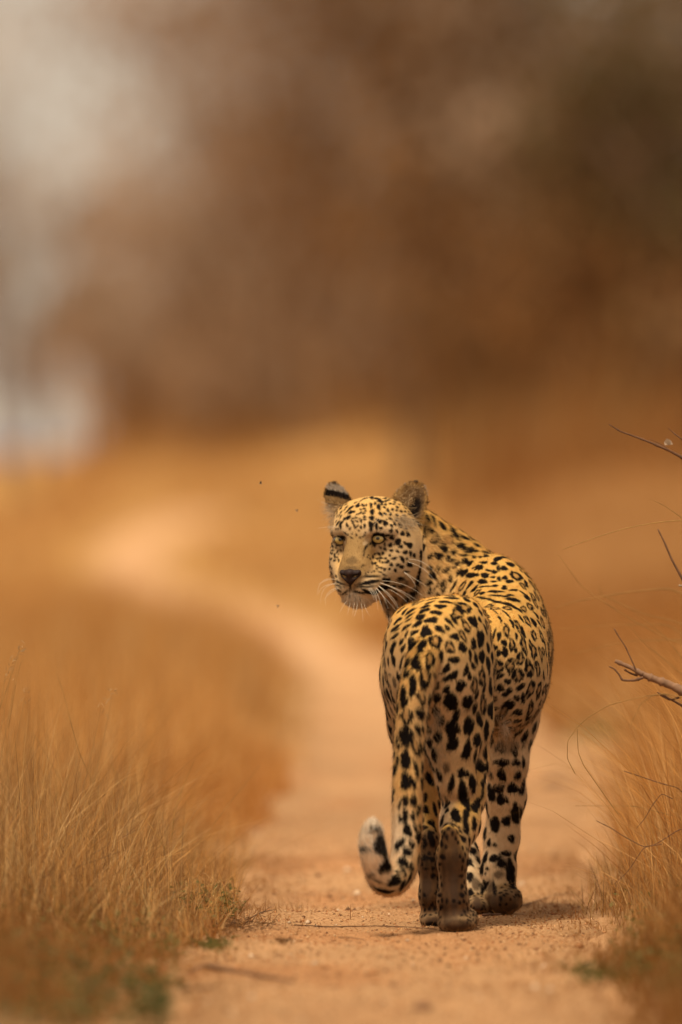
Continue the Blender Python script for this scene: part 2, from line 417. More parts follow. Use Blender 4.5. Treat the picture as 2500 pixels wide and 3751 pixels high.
# ------------------------------------------------------------------ leopard: coat markings
# each entry: x y rx ry angle kind, read off enlarged crops; they are laid onto the
# body surface as patches with their own place and size on the skin
CROPS = {'A': (1150, 1740, .28699), 'B': (1380, 2150, .22321), 'C': (1700, 2150, .27624),
         'D': (1380, 2580, .3699), 'E': (1350, 1750, .44643), 'F': (1280, 2750, .45918)}
MARKS = {
'A': """655 300 35 14 -15;740 285 34 20 60;860 245 38 20 0;975 248 35 18 0;905 297 25 13 0;985 277 25 12 0;812 305 35 20 20;850 340 34 14 5;918 335 16 12 0;955 322 26 12 0;
600 330 18 10 -20;535 352 18 10 -25;560 388 28 19 -60;460 430 62 13 -38;478 472 38 17 -15;428 545 42 20 -25;600 440 14 10 0;625 385 22 14 50;668 385 14 12 0;645 430 16 12 0;
600 480 22 12 -40;660 460 14 12 0;640 490 18 10 0;560 500 20 9 -20;585 560 12 9 0;540 545 20 10 0;550 590 24 10 30;500 555 15 10 0;495 590 20 12 30;650 535 20 14 -20;605 590 22 12 80;650 570 20 10 0;
732 388 28 19 85;742 470 31 26 90;738 547 34 26 35;727 640 40 30 95;735 690 30 24 95;782 362 19 14 90;828 410 42 22 65;866 372 15 15 0;900 415 18 12 30;945 450 22 14 60;912 495 26 12 30;855 500 28 18 50;840 585 32 24 30;
798 645 42 20 70;855 680 26 16 0;915 615 36 22 55;985 565 28 14 30;1035 625 26 16 50;995 645 26 14 45;930 570 10 8 0;990 715 22 22 0;1062 725 22 14 60;1132 742 28 24 60;1205 757 30 22 70;1105 640 28 22 60;1175 680 20 14 60;
650 648 26 14 90;603 668 22 15 70;560 650 14 10 0;520 650 26 12 80;500 615 14 10 0;540 670 14 10 0;462 685 20 12 -50;425 640 26 14 80;577 710 12 12 0;545 765 14 10 50;490 755 10 8 0;402 745 22 10 45;430 765 14 10 0;
588 798 13 10 0;625 790 12 8 0;650 765 14 10 -50;660 735 12 9 -60;480 800 22 7 30;345 620 40 14 -55;300 625 30 10 -60;345 665 26 12 -80;320 600 20 10 -50;285 690 12 9 0;310 690 14 9 0;370 600 26 9 -50;
995 800 28 24 80;955 772 36 11 8;1075 850 40 30 -45;1115 915 24 24 0;1165 870 22 14 50;1222 895 34 32 0;975 893 24 22 0;1025 890 10 10 0;990 965 20 18 0;1070 975 22 16 20;910 945 24 16 60;1170 990 28 27 0;1238 1000 32 19 88;1283 1027 24 18 80;
970 1025 14 14 0;880 1000 16 16 0;850 930 20 12 40;835 1010 26 14 40;905 885 24 12 80;915 1065 20 12 0;860 1060 30 12 10;1025 1062 28 17 -20;1130 1075 42 20 50;1190 1070 14 14 0;940 1108 26 18 -25;880 1115 14 14 0;845 1095 20 13 80;
992 1145 22 20 0;1070 1150 22 20 0;1120 1173 26 22 0;1225 1150 30 26 0;905 1203 17 17 0;965 1200 15 15 0;1040 1217 20 17 60;860 1187 16 16 0;800 1195 12 12 0;825 1180 12 10 0;785 1125 18 17 0;810 1160 14 11 0;750 1130 18 12 50;
755 1050 22 11 80;780 1010 16 12 0;720 1065 14 9 50;685 1050 10 7 0;640 1030 7 7 0;640 980 7 7 0;700 1020 10 7 40;815 1070 16 14 0;630 1155 14 8 -30;610 1168 8 8 0;770 1230 14 9 0;740 1245 8 8 0;695 1240 9 8 0;665 1255 8 8 0;850 1240 30 8 20;900 1275 20 8 20;
735 1293 92 14 -4;715 1368 138 19 -11;665 1428 90 11 -4;285 1290 22 10 50;318 1372 50 13 25;305 1410 35 9 20;345 1440 10 8 0;385 1435 8 8 0;325 1475 30 8 40;560 1430 8 6 0;600 1440 7 6 0;520 1405 8 6 0;640 1470 7 6 0;
460 1545 14 9 0 K;520 1560 12 8 0 K;420 1520 16 8 0 K;580 1560 12 8 0 K;930 1350 45 36 0;1090 1325 36 18 -20;1180 1235 30 12 0;1000 1400 20 20 0;1095 1410 36 22 0;1155 1365 20 30 0 K;
235 905 28 13 80;245 960 14 10 0;270 1030 30 12 80;300 980 30 8 -50;265 1090 16 13 0;300 1050 13 10 0;320 1090 20 10 80;230 870 20 10 30;345 960 20 9 80;285 930 12 8 0;315 1010 10 7 0;
1410 720 110 14 98;1370 1020 60 16 92;1340 1280 120 20 105;1255 1490 85 22 128;1165 1620 75 32 112;1045 1720 60 24 110;930 1590 30 12 60;975 1640 26 10 60;1040 1560 26 14 20;1160 1480 22 12 100;1010 1480 30 16 40""",
'B': """680 260 90 22 -22 R;975 157 75 18 -5;930 195 100 14 -12;870 255 85 14 -18;1240 180 105 26 3;1140 243 100 24 3;1045 318 90 30 0;800 320 80 18 -14;780 385 80 28 -18;990 415 85 38 0;550 400 90 20 -35;725 490 75 38 -18;895 545 95 48 0;
540 470 80 14 -38;520 540 60 12 -38;345 555 85 25 -38;310 670 110 22 -38;670 605 80 34 -30;480 660 80 22 -38;1330 430 100 70 35 R;1440 330 130 60 30 R;1200 575 85 28 45;1270 530 85 26 50;805 730 80 75 90;1040 695 85 38 35;1165 670 55 30 50;
615 745 68 32 -35;290 810 80 22 -40;330 710 60 8 -35;490 770 50 18 -60;1470 640 110 45 60 R;1290 815 70 45 20;1420 800 110 38 60 R;570 950 110 65 -65;745 960 95 58 -55;970 890 90 85 0 U;405 900 60 25 -60;430 1005 60 28 -50;155 970 80 22 -75;265 1000 110 40 -75;
1210 985 100 62 50 R;1415 990 85 48 75;500 1240 80 38 -65;650 1220 110 78 90;885 1200 140 64 90 U;1065 1125 90 32 85;1280 1195 85 50 10;410 1230 110 22 -75;190 1225 65 22 85;485 1410 75 50 -50;600 1540 90 62 -80;585 1700 90 55 -80;800 1490 155 78 90 U;
430 1700 90 40 -80;450 1860 90 55 -75;745 1815 95 60 80 U;1225 1470 130 48 -35;960 1450 80 30 70 K;1385 1620 85 72 0;1230 1880 125 112 90;1500 1880 95 80 90;1475 1360 100 34 -75;1530 1460 60 30 90;1540 1120 100 22 85;110 1240 70 14 90;110 1550 110 16 85;
195 1770 120 30 70;290 1560 100 30 80 K;215 1440 40 20 0 K;355 1720 90 20 -80;1040 1420 50 18 0 K""",
'C': """40 540 80 45 60 R;130 455 90 45 55;280 330 85 22 65;225 340 50 22 60;215 430 45 20 60;290 560 80 14 70;225 680 100 50 88;130 755 70 40 80;325 800 70 25 80;240 925 100 38 88;165 950 80 24 80;85 900 90 24 -85;330 1040 105 32 82;245 1200 125 45 85 R;
130 1050 50 25 70;70 1180 60 28 90;30 1080 70 25 -80;145 1300 115 45 -85 R;355 1330 110 40 85;80 1530 85 80 0;255 1560 120 50 88 R;360 1630 115 45 90;205 1755 95 42 80;70 1830 110 75 90;300 1910 120 40 90;185 2030 90 50 90;45 2150 140 50 -75;285 2200 90 30 90;370 2030 60 25 90;
410 805 38 36 0;465 880 45 32 -60;540 740 45 35 60;545 865 60 45 80;640 770 85 36 85 U;690 840 35 20 90;470 650 60 28 -80;400 630 70 18 -75;570 580 90 40 80 R;620 1045 105 54 -85 R;750 945 85 55 -85 R;460 1060 90 62 -80 R;480 1180 55 28 -35;725 1165 90 72 -75 R;
870 1080 115 52 85 R;980 1090 95 42 80 R;800 770 120 35 75 R;925 850 110 48 75 R;930 640 80 42 75 R;1035 660 90 40 75 R;1020 890 100 25 75 R;840 450 85 42 60 R;930 470 70 30 60;720 520 100 35 65 R;585 1250 42 40 0;490 1340 50 45 0;560 1420 55 28 -20;610 1370 40 35 90;
755 1325 60 35 -35;895 1350 115 52 -75 R;1000 1370 120 42 -80 R;710 1475 42 38 90;790 1475 70 28 88;540 1640 110 50 -75 R;615 1560 62 52 0;735 1660 62 45 0;710 1780 50 32 0;880 1630 120 50 -75 R;860 1740 50 30 -40;1010 1540 60 18 -70;930 1740 60 15 -65;440 1740 50 40 80 K;
770 1900 80 15 -50;700 1950 60 14 -50;790 2100 50 10 -60;500 2330 95 50 0;700 2330 60 45 0;
690 170 70 20 15;660 40 60 16 5;500 210 110 16 15;640 250 100 18 30;740 310 60 16 35;560 350 80 16 45;420 330 50 14 50;480 420 50 16 60;840 150 60 18 40;380 60 60 16 5;490 60 40 12 0;420 110 80 12 5;600 110 60 18 -10;240 80 50 20 -15;880 260 60 42 50 R;
640 480 60 20 60;760 420 60 18 55;960 370 60 18 55;1000 480 60 16 60;790 600 70 24 75;700 650 50 16 75;880 720 30 14 60;1090 860 70 16 85;1110 1080 80 14 88;1060 1180 60 18 85;1075 760 60 16 80""",
'E': """510 435 22 20 0;482 320 38 13 75;535 345 45 12 70;560 300 30 12 60;545 500 42 26 -60 U;650 505 52 36 0 N;605 390 40 16 55;690 430 40 16 60;715 470 40 16 50;790 490 40 14 25;450 640 28 10 -80;455 570 30 12 -80;505 640 26 14 -50;575 640 30 26 0;
655 660 26 16 -55;695 610 24 20 -60;685 680 22 12 -30;760 560 38 28 30;780 635 40 10 0;830 590 40 24 -20;885 600 16 12 0;885 550 26 16 30;995 605 30 18 30;970 640 26 16 25;945 695 30 14 0;865 650 16 12 0;920 650 18 10 0;790 680 32 20 -20;830 700 34 20 -25;
720 710 32 18 -50;740 775 34 14 -60;785 780 40 18 -35;900 740 40 22 0;850 800 44 20 -10;960 800 32 18 10;935 850 38 18 0;1070 660 44 24 -15;1170 710 32 24 20;1110 740 26 20 0;1065 740 26 12 80;1030 770 26 16 20;990 760 30 10 20;1215 805 55 34 25 U;1120 820 22 16 0;
1075 830 22 14 70;1025 815 20 10 0;1160 850 28 16 0;1030 850 26 8 0;1115 900 24 18 0;1040 885 26 10 0;1295 870 30 16 70;1200 915 45 14 15;970 890 60 8 -5;920 940 34 12 -10;870 910 40 14 -45;830 880 45 14 -50;770 890 45 20 -55 R;700 890 50 12 -60;610 870 45 14 -70;
670 830 30 14 -80;560 740 30 8 -60;580 755 30 7 -60;640 755 40 18 -40;500 740 22 18 0;490 860 28 24 0;560 890 40 8 -55;620 920 30 10 -60;500 930 30 14 -60;375 960 50 14 -60;1250 760 20 10 50;1170 960 50 12 10;1050 930 60 8 0;1000 1000 60 8 15;
1180 1000 60 10 15;1290 960 50 10 40;1100 970 50 8 5;940 985 50 9 10""",
'D': """300 115 75 52 -80 U;295 305 90 60 90;290 540 85 48 85;290 750 85 52 90;290 945 55 30 90;370 945 58 28 90;285 1095 70 30 90;360 1100 50 25 80;435 80 60 40 60;410 240 60 26 80;395 420 85 34 75 U;395 630 80 22 75;375 780 45 25 80;420 1040 60 20 -70;
230 980 50 14 -80;210 370 60 16 80;210 540 60 14 85;180 180 50 14 70;310 1240 60 35 80;385 1210 35 20 80;430 1200 30 14 80;235 1120 40 18 80;460 240 50 12 88;440 420 60 12 80;
745 30 80 50 0;920 10 60 40 0;755 245 85 65 80;755 390 80 50 -70;915 205 95 52 85;1015 145 80 32 75;1085 270 90 30 88;1000 365 70 35 90;885 475 110 42 -70;1000 585 80 42 70;1070 510 90 25 -85;860 680 52 48 0;965 790 92 32 80;695 620 50 42 90 K;740 780 90 28 -75;
860 880 92 50 85;990 995 75 35 -80;785 1100 75 40 65;885 1110 90 28 -80;970 1180 62 25 -88;890 1235 50 32 70;1050 880 60 14 90;1055 790 50 18 90;680 1195 35 11 -35;755 1190 35 11 25;1045 1040 40 12 90;1100 620 60 12 88;1135 360 50 18 85;1130 90 60 25 88;1190 170 60 28 70 K;
525 740 60 35 70;570 490 60 30 75;610 850 50 20 75;580 1050 70 16 80;540 1270 30 20 0;700 1050 30 16 -60;
1240 590 68 45 0;1380 610 48 44 80;1458 570 60 15 85;1135 690 30 15 60;1213 832 50 46 0;1352 825 50 50 0;1445 820 75 25 -80;1130 880 90 35 80;1245 950 55 48 0;1380 1085 90 42 85;1435 1080 70 14 90;1170 1185 80 45 85;1288 1155 48 45 0;1110 1110 20 8 90""",
'F': """265 780 85 42 75;215 645 56 16 -5;112 810 18 40 80;255 1120 60 13 15;175 1010 22 34 70 K;235 1050 60 11 20 K;300 930 60 42 -50;400 740 50 30 -50;465 800 40 30 50;500 740 40 20 70;435 880 45 35 60;370 1040 55 35 -40;440 960 50 16 60;500 920 40 20 70;430 1080 60 14 -70;320 1130 45 12 -10;480 1020 60 14 -70;390 970 30 12 40;
590 725 55 26 80;655 700 68 26 80;600 855 32 27 0;660 865 25 21 0;610 940 26 8 0;670 1000 20 18 0;555 980 20 12 90;620 1080 40 130 0 K;600 1150 20 12 60;590 1230 14 10 0;645 1370 50 40 0 K;
735 740 30 12 90;740 845 24 20 0;720 905 14 14 0;895 1000 18 14 0;900 1080 18 15 90;900 1150 20 19 0;880 1210 16 16 0;940 1220 12 8 90;720 1150 18 18 0;730 1250 25 18 90;710 1200 14 8 90;905 700 35 17 50;960 720 40 10 90;990 1310 14 9 90;765 590 24 11 -35;830 590 26 11 20;
950 890 30 22 90;960 1000 40 28 90;970 1130 28 24 90;1060 1110 40 18 90;1010 1060 60 34 80 K;1020 1200 70 30 80 K;
1160 855 45 30 0;1115 735 30 20 90;1160 750 16 15 0;1295 700 38 26 90;1250 820 50 24 0;1235 900 70 50 0 K;1190 985 50 34 0 K;1290 950 90 34 90;1215 900 40 30 20;1160 1110 40 18 90;1100 940 16 15 0;1085 980 12 9 90;1075 1050 20 13 90;1210 1180 20 14 90;1300 1060 50 22 90;1130 1090 60 30 90 K;
1215 1280 120 24 0 K;1150 1200 30 60 0 K;1330 1250 40 30 0 K;860 1425 120 22 0 K;835 1130 250 34 88 K;780 1000 200 40 90 M;850 900 200 36 90 M;650 1390 45 18 0;800 1330 60 60 0 M"""}

def marks():
    out = []; seen = []
    for key, txt in MARKS.items():
        x0, y0, s = CROPS[key]
        for e in txt.replace('\n', '').split(';'):
            t = e.split()
            if len(t) < 4: continue
            kind = '0'
            if t[-1].isalpha(): kind = t.pop()
            v = [float(q) for q in t]
            if len(v) < 5: v.append(0.0)
            g = {'A': 1.24, 'B': 1.17, 'C': 1.08, 'D': 1.10, 'E': 1.12, 'F': 1.05}[key]
            X_, Y_ = x0 + v[0] * s, y0 + v[1] * s
            if kind != 'K' and any(kk != key and (X_ - a_) ** 2 + (Y_ - b_) ** 2 < (.62 * (c_ + min(v[2], v[3]) * s)) ** 2 for a_, b_, c_, kk in seen): continue
            seen.append((X_, Y_, math.sqrt(v[2] * v[3]) * s, key))
            out.append((x0 + v[0] * s, y0 + v[1] * s, v[2] * s * g, v[3] * s * g, v[4], kind))
    return out

SPOTS = []   # centre, axis a, axis b (unit radii as length), normal, kind
def add_spot(px, py, rx, ry, ang, kind, grow=1.0, cap=2.2):
    h = hit(px, py)
    if h is None: return
    c, n = h
    v = c - np.array([0, 0, CAM_H]); dist = v[1]; v = v / np.linalg.norm(v)
    n = n / np.linalg.norm(n)
    if n @ v > 0: n = -n
    ca, sa = math.cos(R(ang)), math.sin(R(ang))
    m = dist / 28000.0 * grow
    A = np.array([ca, 0, -sa]) * rx * m; B = np.array([-sa, 0, -ca]) * ry * m
    nv = min(n @ v, -0.30)
    A = A - v * (A @ n) / nv; B = B - v * (B @ n) / nv
    A = A - n * (A @ n); B = B - n * (B @ n)
    for X, r0 in ((A, rx * m), (B, ry * m)):
        L = np.linalg.norm(X)
        if L > cap * r0: X *= cap * r0 / L
    SPOTS.append((c, A, B, n, kind))
for q in marks():
    add_spot(*q, grow=1.04)
N_HAND = len(SPOTS)

LFLOW, LTAG, TAGN = regions(LV)
TG = {n: i for i, n in enumerate(TAGN)}
# the sides that the markings above do not reach get rosettes and spots of the same kind
SIZE = {'rump': 11, 'flank': 12.5, 'shoulder': 11, 'neck': 10, 'thigh': 13, 'shank': 11, 'hock': 5, 'foot': 5, 'paw': 4, 'arm': 14,
        'forearm': 13, 'tail': 13, 'head': 4.5, 'brow': 3.5, 'muzzle': 2.5, 'jaw': 5, 'bridge': 2.0, 'chin': 2.5}
SZ = np.array([SIZE[n] for n in TAGN])[LTAG] * mm
class Hash:
    def __init__(s, cell): s.c = cell; s.d = {}
    def key(s, p): return tuple(np.floor(p / s.c).astype(int))
    def add(s, p, r): s.d.setdefault(s.key(p), []).append((p, r))
    def near(s, p):
        k = s.key(p)
        for i in (-1, 0, 1):
            for j in (-1, 0, 1):
                for l in (-1, 0, 1):
                    yield from s.d.get((k[0] + i, k[1] + j, k[2] + l), ())
H = Hash(0.05)
for c, A, B, n, kind in SPOTS:
    ra, rb = np.linalg.norm(A), np.linalg.norm(B)
    for t in ((0,) if max(ra, rb) < 1.5 * min(ra, rb) else (-.55, 0, .55)):
        H.add(c + t * (A if ra > rb else B), min(ra, rb) * 1.05)
order = rng.permutation(len(LV))[:42000]
for i in order:
    p = LV[i]; r = SZ[i]; n = LN[i]; tg = TAGN[LTAG[i]]
    if np.linalg.norm(p - W(1366, 3090, 13.845)) < .085 and tg == 'tail': continue
    if tg == 'bridge' or (tg in ('muzzle', 'chin')): continue
    toward = n @ np.array([0, -1, 0]) > 0.25
    rr = r * (0.8 if toward else 1.0)
    if tg in ('head', 'brow', 'jaw') and n @ np.array([0, -1, 0]) > -.05:
        hx, hy, hz = (p - HC) @ HM / mm
        if not (hz > 34 and (hx > 20 or hx < -34) or hx < -58): continue
    if any((p - q) @ (p - q) < (rr * (1.16 if toward else 1.06) + s_) ** 2 for q, s_ in H.near(p)): continue
    fl = LFLOW[i] - n * (LFLOW[i] @ n); fl /= np.linalg.norm(fl) + 1e-9
    sd = np.cross(n, fl)
    a = rr * rng.uniform(1.0, 1.35); b = rr * rng.uniform(.75, .95)
    kind = 'R' if tg in ('flank', 'rump') and rr > .010 else '0'
    SPOTS.append((p, fl * a, sd * b, n, kind)); H.add(p, rr)

BLACK = np.array((0.008, 0.005, 0.004)); 
def coat(P, Nn, flow, tag, soft):
    """base coat + markings at points P with normals Nn"""
    up = Nn[:, 2]
    gold = np.array((0.64, 0.37, 0.100)); tan = np.array((0.56, 0.365, 0.175)); cream = np.array((0.62, 0.47, 0.31)); white = np.array((0.80, 0.71, 0.59))
    tt = np.clip((up + 0.15) / 0.9, 0, 1)[:, None]
    c = tan * (1 - tt) + gold * tt
    zf = np.clip((0.33 - P[:, 2]) / 0.2, 0, 1)[:, None]
    tagn = np.array(TAGN)[tag]
    def isin(*n): return soft[:, [TG[q] for q in n]].sum(1)[:, None]
    def put(c, m, v): return c * (1 - m) + v * m
    low = np.clip(-up * 1.6 + 0.15, 0, 1)[:, None]
    c = c * (1 - low * .75) + cream * low * .75
    inleg = np.clip((-Nn[:, 0]) * 1.2, 0, 1)[:, None] * isin('thigh', 'shank') * (P[:, 0] > .1)[:, None]
    c = c * (1 - inleg) + cream * inleg
    bl = (np.clip((.45 - P[:, 2]) / .08, 0, 1) * (P[:, 1] > 14.22) * np.isin(tagn, ['flank', 'shoulder', 'arm']))[:, None]
    c = c * (1 - bl * .8) + cream * bl * .8
    fr = isin('forearm', 'arm') * 0.8
    c = c * (1 - fr) + cream * fr
    c = put(c, isin('foot', 'paw') * .9, np.array((0.30, 0.20, 0.115)))
    pl = np.clip(-Nn[:, 1] * 1.6 - .2, 0, 1)[:, None] * isin('foot', 'hock', 'paw') * (P[:, 2] < .2)[:, None] * .95
    stv = (vnoise(P * [1, 1, .25], 170, 17) * .45 + vnoise(P, 60, 18) * .35)[:, None]
    c = c * (1 - pl) + np.array((.078, .038, .016)) * (1 + stv) * pl
    # head: pale muzzle, chin, eye surrounds; golden bridge and crown
    brd = np.array((0.37, 0.225, 0.088)) * (1 - .25 * np.clip((0.655 - P[:, 2]) / .03, 0, 1))[:, None]
    c = put(c, isin('bridge'), brd)
    c = put(c, isin('muzzle'), np.array((0.60, 0.44, 0.27)))
    c = put(c, isin('chin'), white * .95)
    c = put(c, isin('head', 'jaw'), (tan * .45 + cream * .55) * (1 - tt * .75) * .92 + gold * tt * .75)
    c = put(c, isin('brow'), c * .5 + gold * .22 + white * .25)
    # tail tip
    tipd = np.linalg.norm(P - W(1366, 3050, 13.845), axis=1)
    tw = (np.clip(1.5 - tipd / 0.075, 0, 1) * (tagn == 'tail'))[:, None]
    c = c * (1 - tw) + white * tw
    n1 = vnoise(P, 60, 3) * .5 + vnoise(P, 23, 5) * .5
    c = c * (1 + .16 * n1[:, None]) * np.array([1, 1, 1])
    warm = np.clip(vnoise(P, 35, 9) + .1, 0, 1)[:, None] * .25
    c = c * (1 - warm) + c * np.array((1.08, .93, .7)) * warm
    # patches
    nz = np.stack([vnoise(P, 150, 11), vnoise(P, 150, 12), vnoise(P, 150, 13)], 1)
    ordr = np.argsort(P[:, 2]); zs = P[ordr, 2]
    dark = np.zeros(len(P)); mid = np.zeros(len(P)); pale = np.zeros(len(P)); inner = np.zeros(len(P)); nosec = np.zeros(len(P))
    for k_, (c0, A, B, n, kind) in enumerate(SPOTS):
        ra, rb = np.linalg.norm(A), np.linalg.norm(B); rad = max(ra, rb) * 1.35
        i0, i1 = np.searchsorted(zs, (c0[2] - rad, c0[2] + rad))
        if i1 <= i0: continue
        idx = ordr[i0:i1]
        d = P[idx] - c0
        m = (np.abs(d[:, 0]) < rad) & (np.abs(d[:, 1]) < rad * 1.2) & (Nn[idx] @ n > -0.15)
        idx = idx[m]; d = d[m]
        if len(idx) == 0: continue
        small = min(ra, rb)
        d = d + nz[idx] * min(small * .28, .0035)
        M = np.stack([A, B], 1); G = np.linalg.pinv(M)
        uv = d @ G.T
        r = np.sqrt((uv ** 2).sum(1)); th = np.arctan2(uv[:, 1], uv[:, 0])
        ph = (k_ * 2.399) % 6.28
        edge = 1 + .10 * np.sin(3 * th + ph) + .07 * np.sin(2 * th + 2 * ph)
        sharp = max(small, .002) / .0022
        cover = np.clip((edge - r) * sharp + .5, 0, 1)
        if kind in 'RU':
            gap = np.clip(np.cos(th - (ph if kind == 'R' else math.pi + .0)) * 3 - 1.9, 0, 1) if kind == 'R' else None
            if kind == 'R':
                ring = np.clip((r - .34 - .12 * np.sin(2 * th + ph)) * sharp * .8 + .3, 0, 1)
                cut = np.clip(np.sin(3 * th + ph) * 2.2 - 1.6, 0, 1) * .8
                v = cover * ring * (1 - cut)
            else:
                upv = uv[:, 0] * (A[2] / (ra + 1e-9)) + uv[:, 1] * (B[2] / (rb + 1e-9))
                sidev = np.sqrt(np.clip(r ** 2 - upv ** 2, 0, None))
                hole = np.clip((0.38 - sidev) * sharp + .5, 0, 1) * np.clip((upv + .25) * sharp + .3, 0, 1)
                v = cover * (1 - hole)
            inner[idx] = np.maximum(inner[idx], cover * (1 - v))
            dark[idx] = np.maximum(dark[idx], v)
        elif kind == 'K':
            mid[idx] = np.maximum(mid[idx], np.clip((1.1 - r) * 2, 0, 1) * .8)
        elif kind == 'M':
            mid[idx] = np.maximum(mid[idx], np.clip((1.1 - r) * 2, 0, 1) * .5)
        elif kind == 'N':
            inner[idx] = np.maximum(inner[idx], cover)
            ring = np.clip((r - .72) * sharp + .4, 0, 1) * np.clip(np.sin(4 * th + ph) * 2 + .9, 0, 1)
            dark[idx] = np.maximum(dark[idx], cover * ring)
        elif kind == 'W':
            pale[idx] = np.maximum(pale[idx], cover)
        elif kind == 'n':
            nosec[idx] = np.maximum(nosec[idx], cover)
        else:
            dark[idx] = np.maximum(dark[idx], cover)
    c = c * (1 - inner[:, None] * .55) + np.array((0.30, 0.14, 0.045)) * inner[:, None] * .55
    c = c * (1 - pale[:, None] * .55) + np.array((.60, .45, .28)) * pale[:, None] * .55
    c = c * (1 - mid[:, None]) + np.array((.055, .032, .02)) * mid[:, None]
    c = c * (1 - nosec[:, None]) + np.array((.07, .028, .02)) * nosec[:, None]
    c = c * (1 - dark[:, None]) + BLACK * dark[:, None]
    return c

# eye surrounds, nose leather, lips
def face_mark(x, y, rx, ry, a, kind):
    x0, y0, s = CROPS['A']
    add_spot(x0 + x * s, y0 + y * s, rx * s, ry * s, a, kind, cap=1.6)
for q in ((835, 730, 130, 22, -6, 'W'), (840, 895, 110, 26, -22, 'W'), (300, 755, 90, 22, -4, 'W'), (300, 895, 75, 20, 30, 'W'), (672, 850, 55, 24, -62, 'W'), (400, 860, 50, 16, 80, 'W'),
          (818, 812, 104, 82, 0, '0'), (725, 875, 40, 15, 125, '0'), (915, 780, 50, 12, -4, '0'), (338, 826, 74, 58, 0, '0'), (240, 775, 40, 10, 0, '0'), (270, 870, 60, 9, 40, '0'), (378, 930, 50, 6, 85, '0'), (668, 925, 62, 15, -58, '0'), (640, 1010, 40, 12, -60, 'K'), (470, 1190, 130, 34, 0, 'M'), (480, 1090, 90, 60, 0, 'M'),
          (465, 1420, 16, 60, 0, '0'), (400, 1500, 62, 12, -38, '0'), (590, 1500, 115, 14, 12, '0'), (760, 1505, 90, 30, -4, '0'), (870, 1440, 75, 38, -22, '0')):
    face_mark(*q)

LC = coat(LV, LN, LFLOW, LTAG, SOFT)
# ------------------------------------------------------------------ leopard: fur, ears, eyes, nose, whiskers
coat_m = material('leopard_coat', 0.8, attr=True, spec=0.08)
_b = coat_m.node_tree.nodes['Principled BSDF']
fur_m = material('leopard_fur', 0.7, attr=True, spec=0.06)
_n = fur_m.node_tree
_t = _n.nodes.new('ShaderNodeBsdfTranslucent'); _m = _n.nodes.new('ShaderNodeMixShader'); _m.inputs[0].default_value = .35
_a = [k for k in _n.nodes if k.type == 'ATTRIBUTE'][0]; _o = [k for k in _n.nodes if k.type == 'OUTPUT_MATERIAL'][0]
_n.links.new(_a.outputs['Color'], _t.inputs[0]); _n.links.new(_n.nodes['Principled BSDF'].outputs[0], _m.inputs[1]); _n.links.new(_t.outputs[0], _m.inputs[2]); _n.links.new(_m.outputs[0], _o.inputs[0])
eye_m = material('leopard_eye', 0.08, attr=True, spec=0.5)
eye_m.node_tree.nodes['Principled BSDF'].inputs['Coat Weight'].default_value = 0.6
nose_m = material('leopard_nose', 0.6, attr=True, spec=0.2)
whisk_m = material('leopard_whisker', 0.35, (0.75, 0.66, 0.52))

leopard = empty('leopard', W(1640, 1814, 14.1) * [1, 1, 0], label='spotted leopard standing on the sandy track, seen from behind, head turned back to the left', category='leopard')
LO = np.array(leopard.location)
def lpart(name, v, f, mat, smooth=True, cols=None, parent=None, **kw):
    return obj_np(name, np.asarray(v) - LO, f, mat, parent or leopard, smooth, cols, **kw)
body = lpart('body', LV, LQ, coat_m, cols=LC)

FLEN = {'rump': 6.5, 'flank': 7.5, 'shoulder': 7.5, 'neck': 9, 'thigh': 8, 'shank': 7, 'hock': 5, 'foot': 4.5, 'paw': 4.5, 'arm': 8,
        'forearm': 7, 'tail': 11, 'head': 4, 'brow': 4, 'muzzle': 3.5, 'jaw': 7, 'bridge': 4.5, 'chin': 7}
FLA = np.array([FLEN[n] for n in TAGN]) * mm

def blades(P, N, flow, L, width, lift, cols, jit=.35, seg=1):
    n = len(P)
    fl = flow - N * (flow * N).sum(1)[:, None]
    fl /= np.linalg.norm(fl, axis=1)[:, None] + 1e-6
    fl = fl + rng.normal(0, jit * .5, (n, 3)); fl /= np.linalg.norm(fl, axis=1)[:, None]
    lf = (lift * rng.uniform(.5, 1.5, n))[:, None]
    d = fl + N * lf; d /= np.linalg.norm(d, axis=1)[:, None]
    sd = np.cross(N, d); sd /= np.linalg.norm(sd, axis=1)[:, None] + 1e-6
    L = (L * rng.uniform(.7, 1.25, n))[:, None]
    b = P - N * .0008
    wv = sd * (width * rng.uniform(.7, 1.2, n))[:, None] * .5
    if seg == 1:
        V = np.stack([b - wv, b + wv, b + d * L], 1).reshape(-1, 3)
        Fc = np.arange(3 * n).reshape(n, 3); rep = 3
    else:
        d2 = d - N * .35; d2 = d2 / np.linalg.norm(d2, axis=1)[:, None]
        mid = b + d * L * .55
        V = np.stack([b - wv, b + wv, mid + wv * .6, mid - wv * .6, mid + d2 * L * .45], 1).reshape(-1, 3)
        o = 5 * np.arange(n)[:, None]
        Fc = np.concatenate([o + [0, 1, 2], o + [0, 2, 3], o + [3, 2, 4]]); rep = 5
    return V, Fc, np.repeat(cols, rep, axis=0)

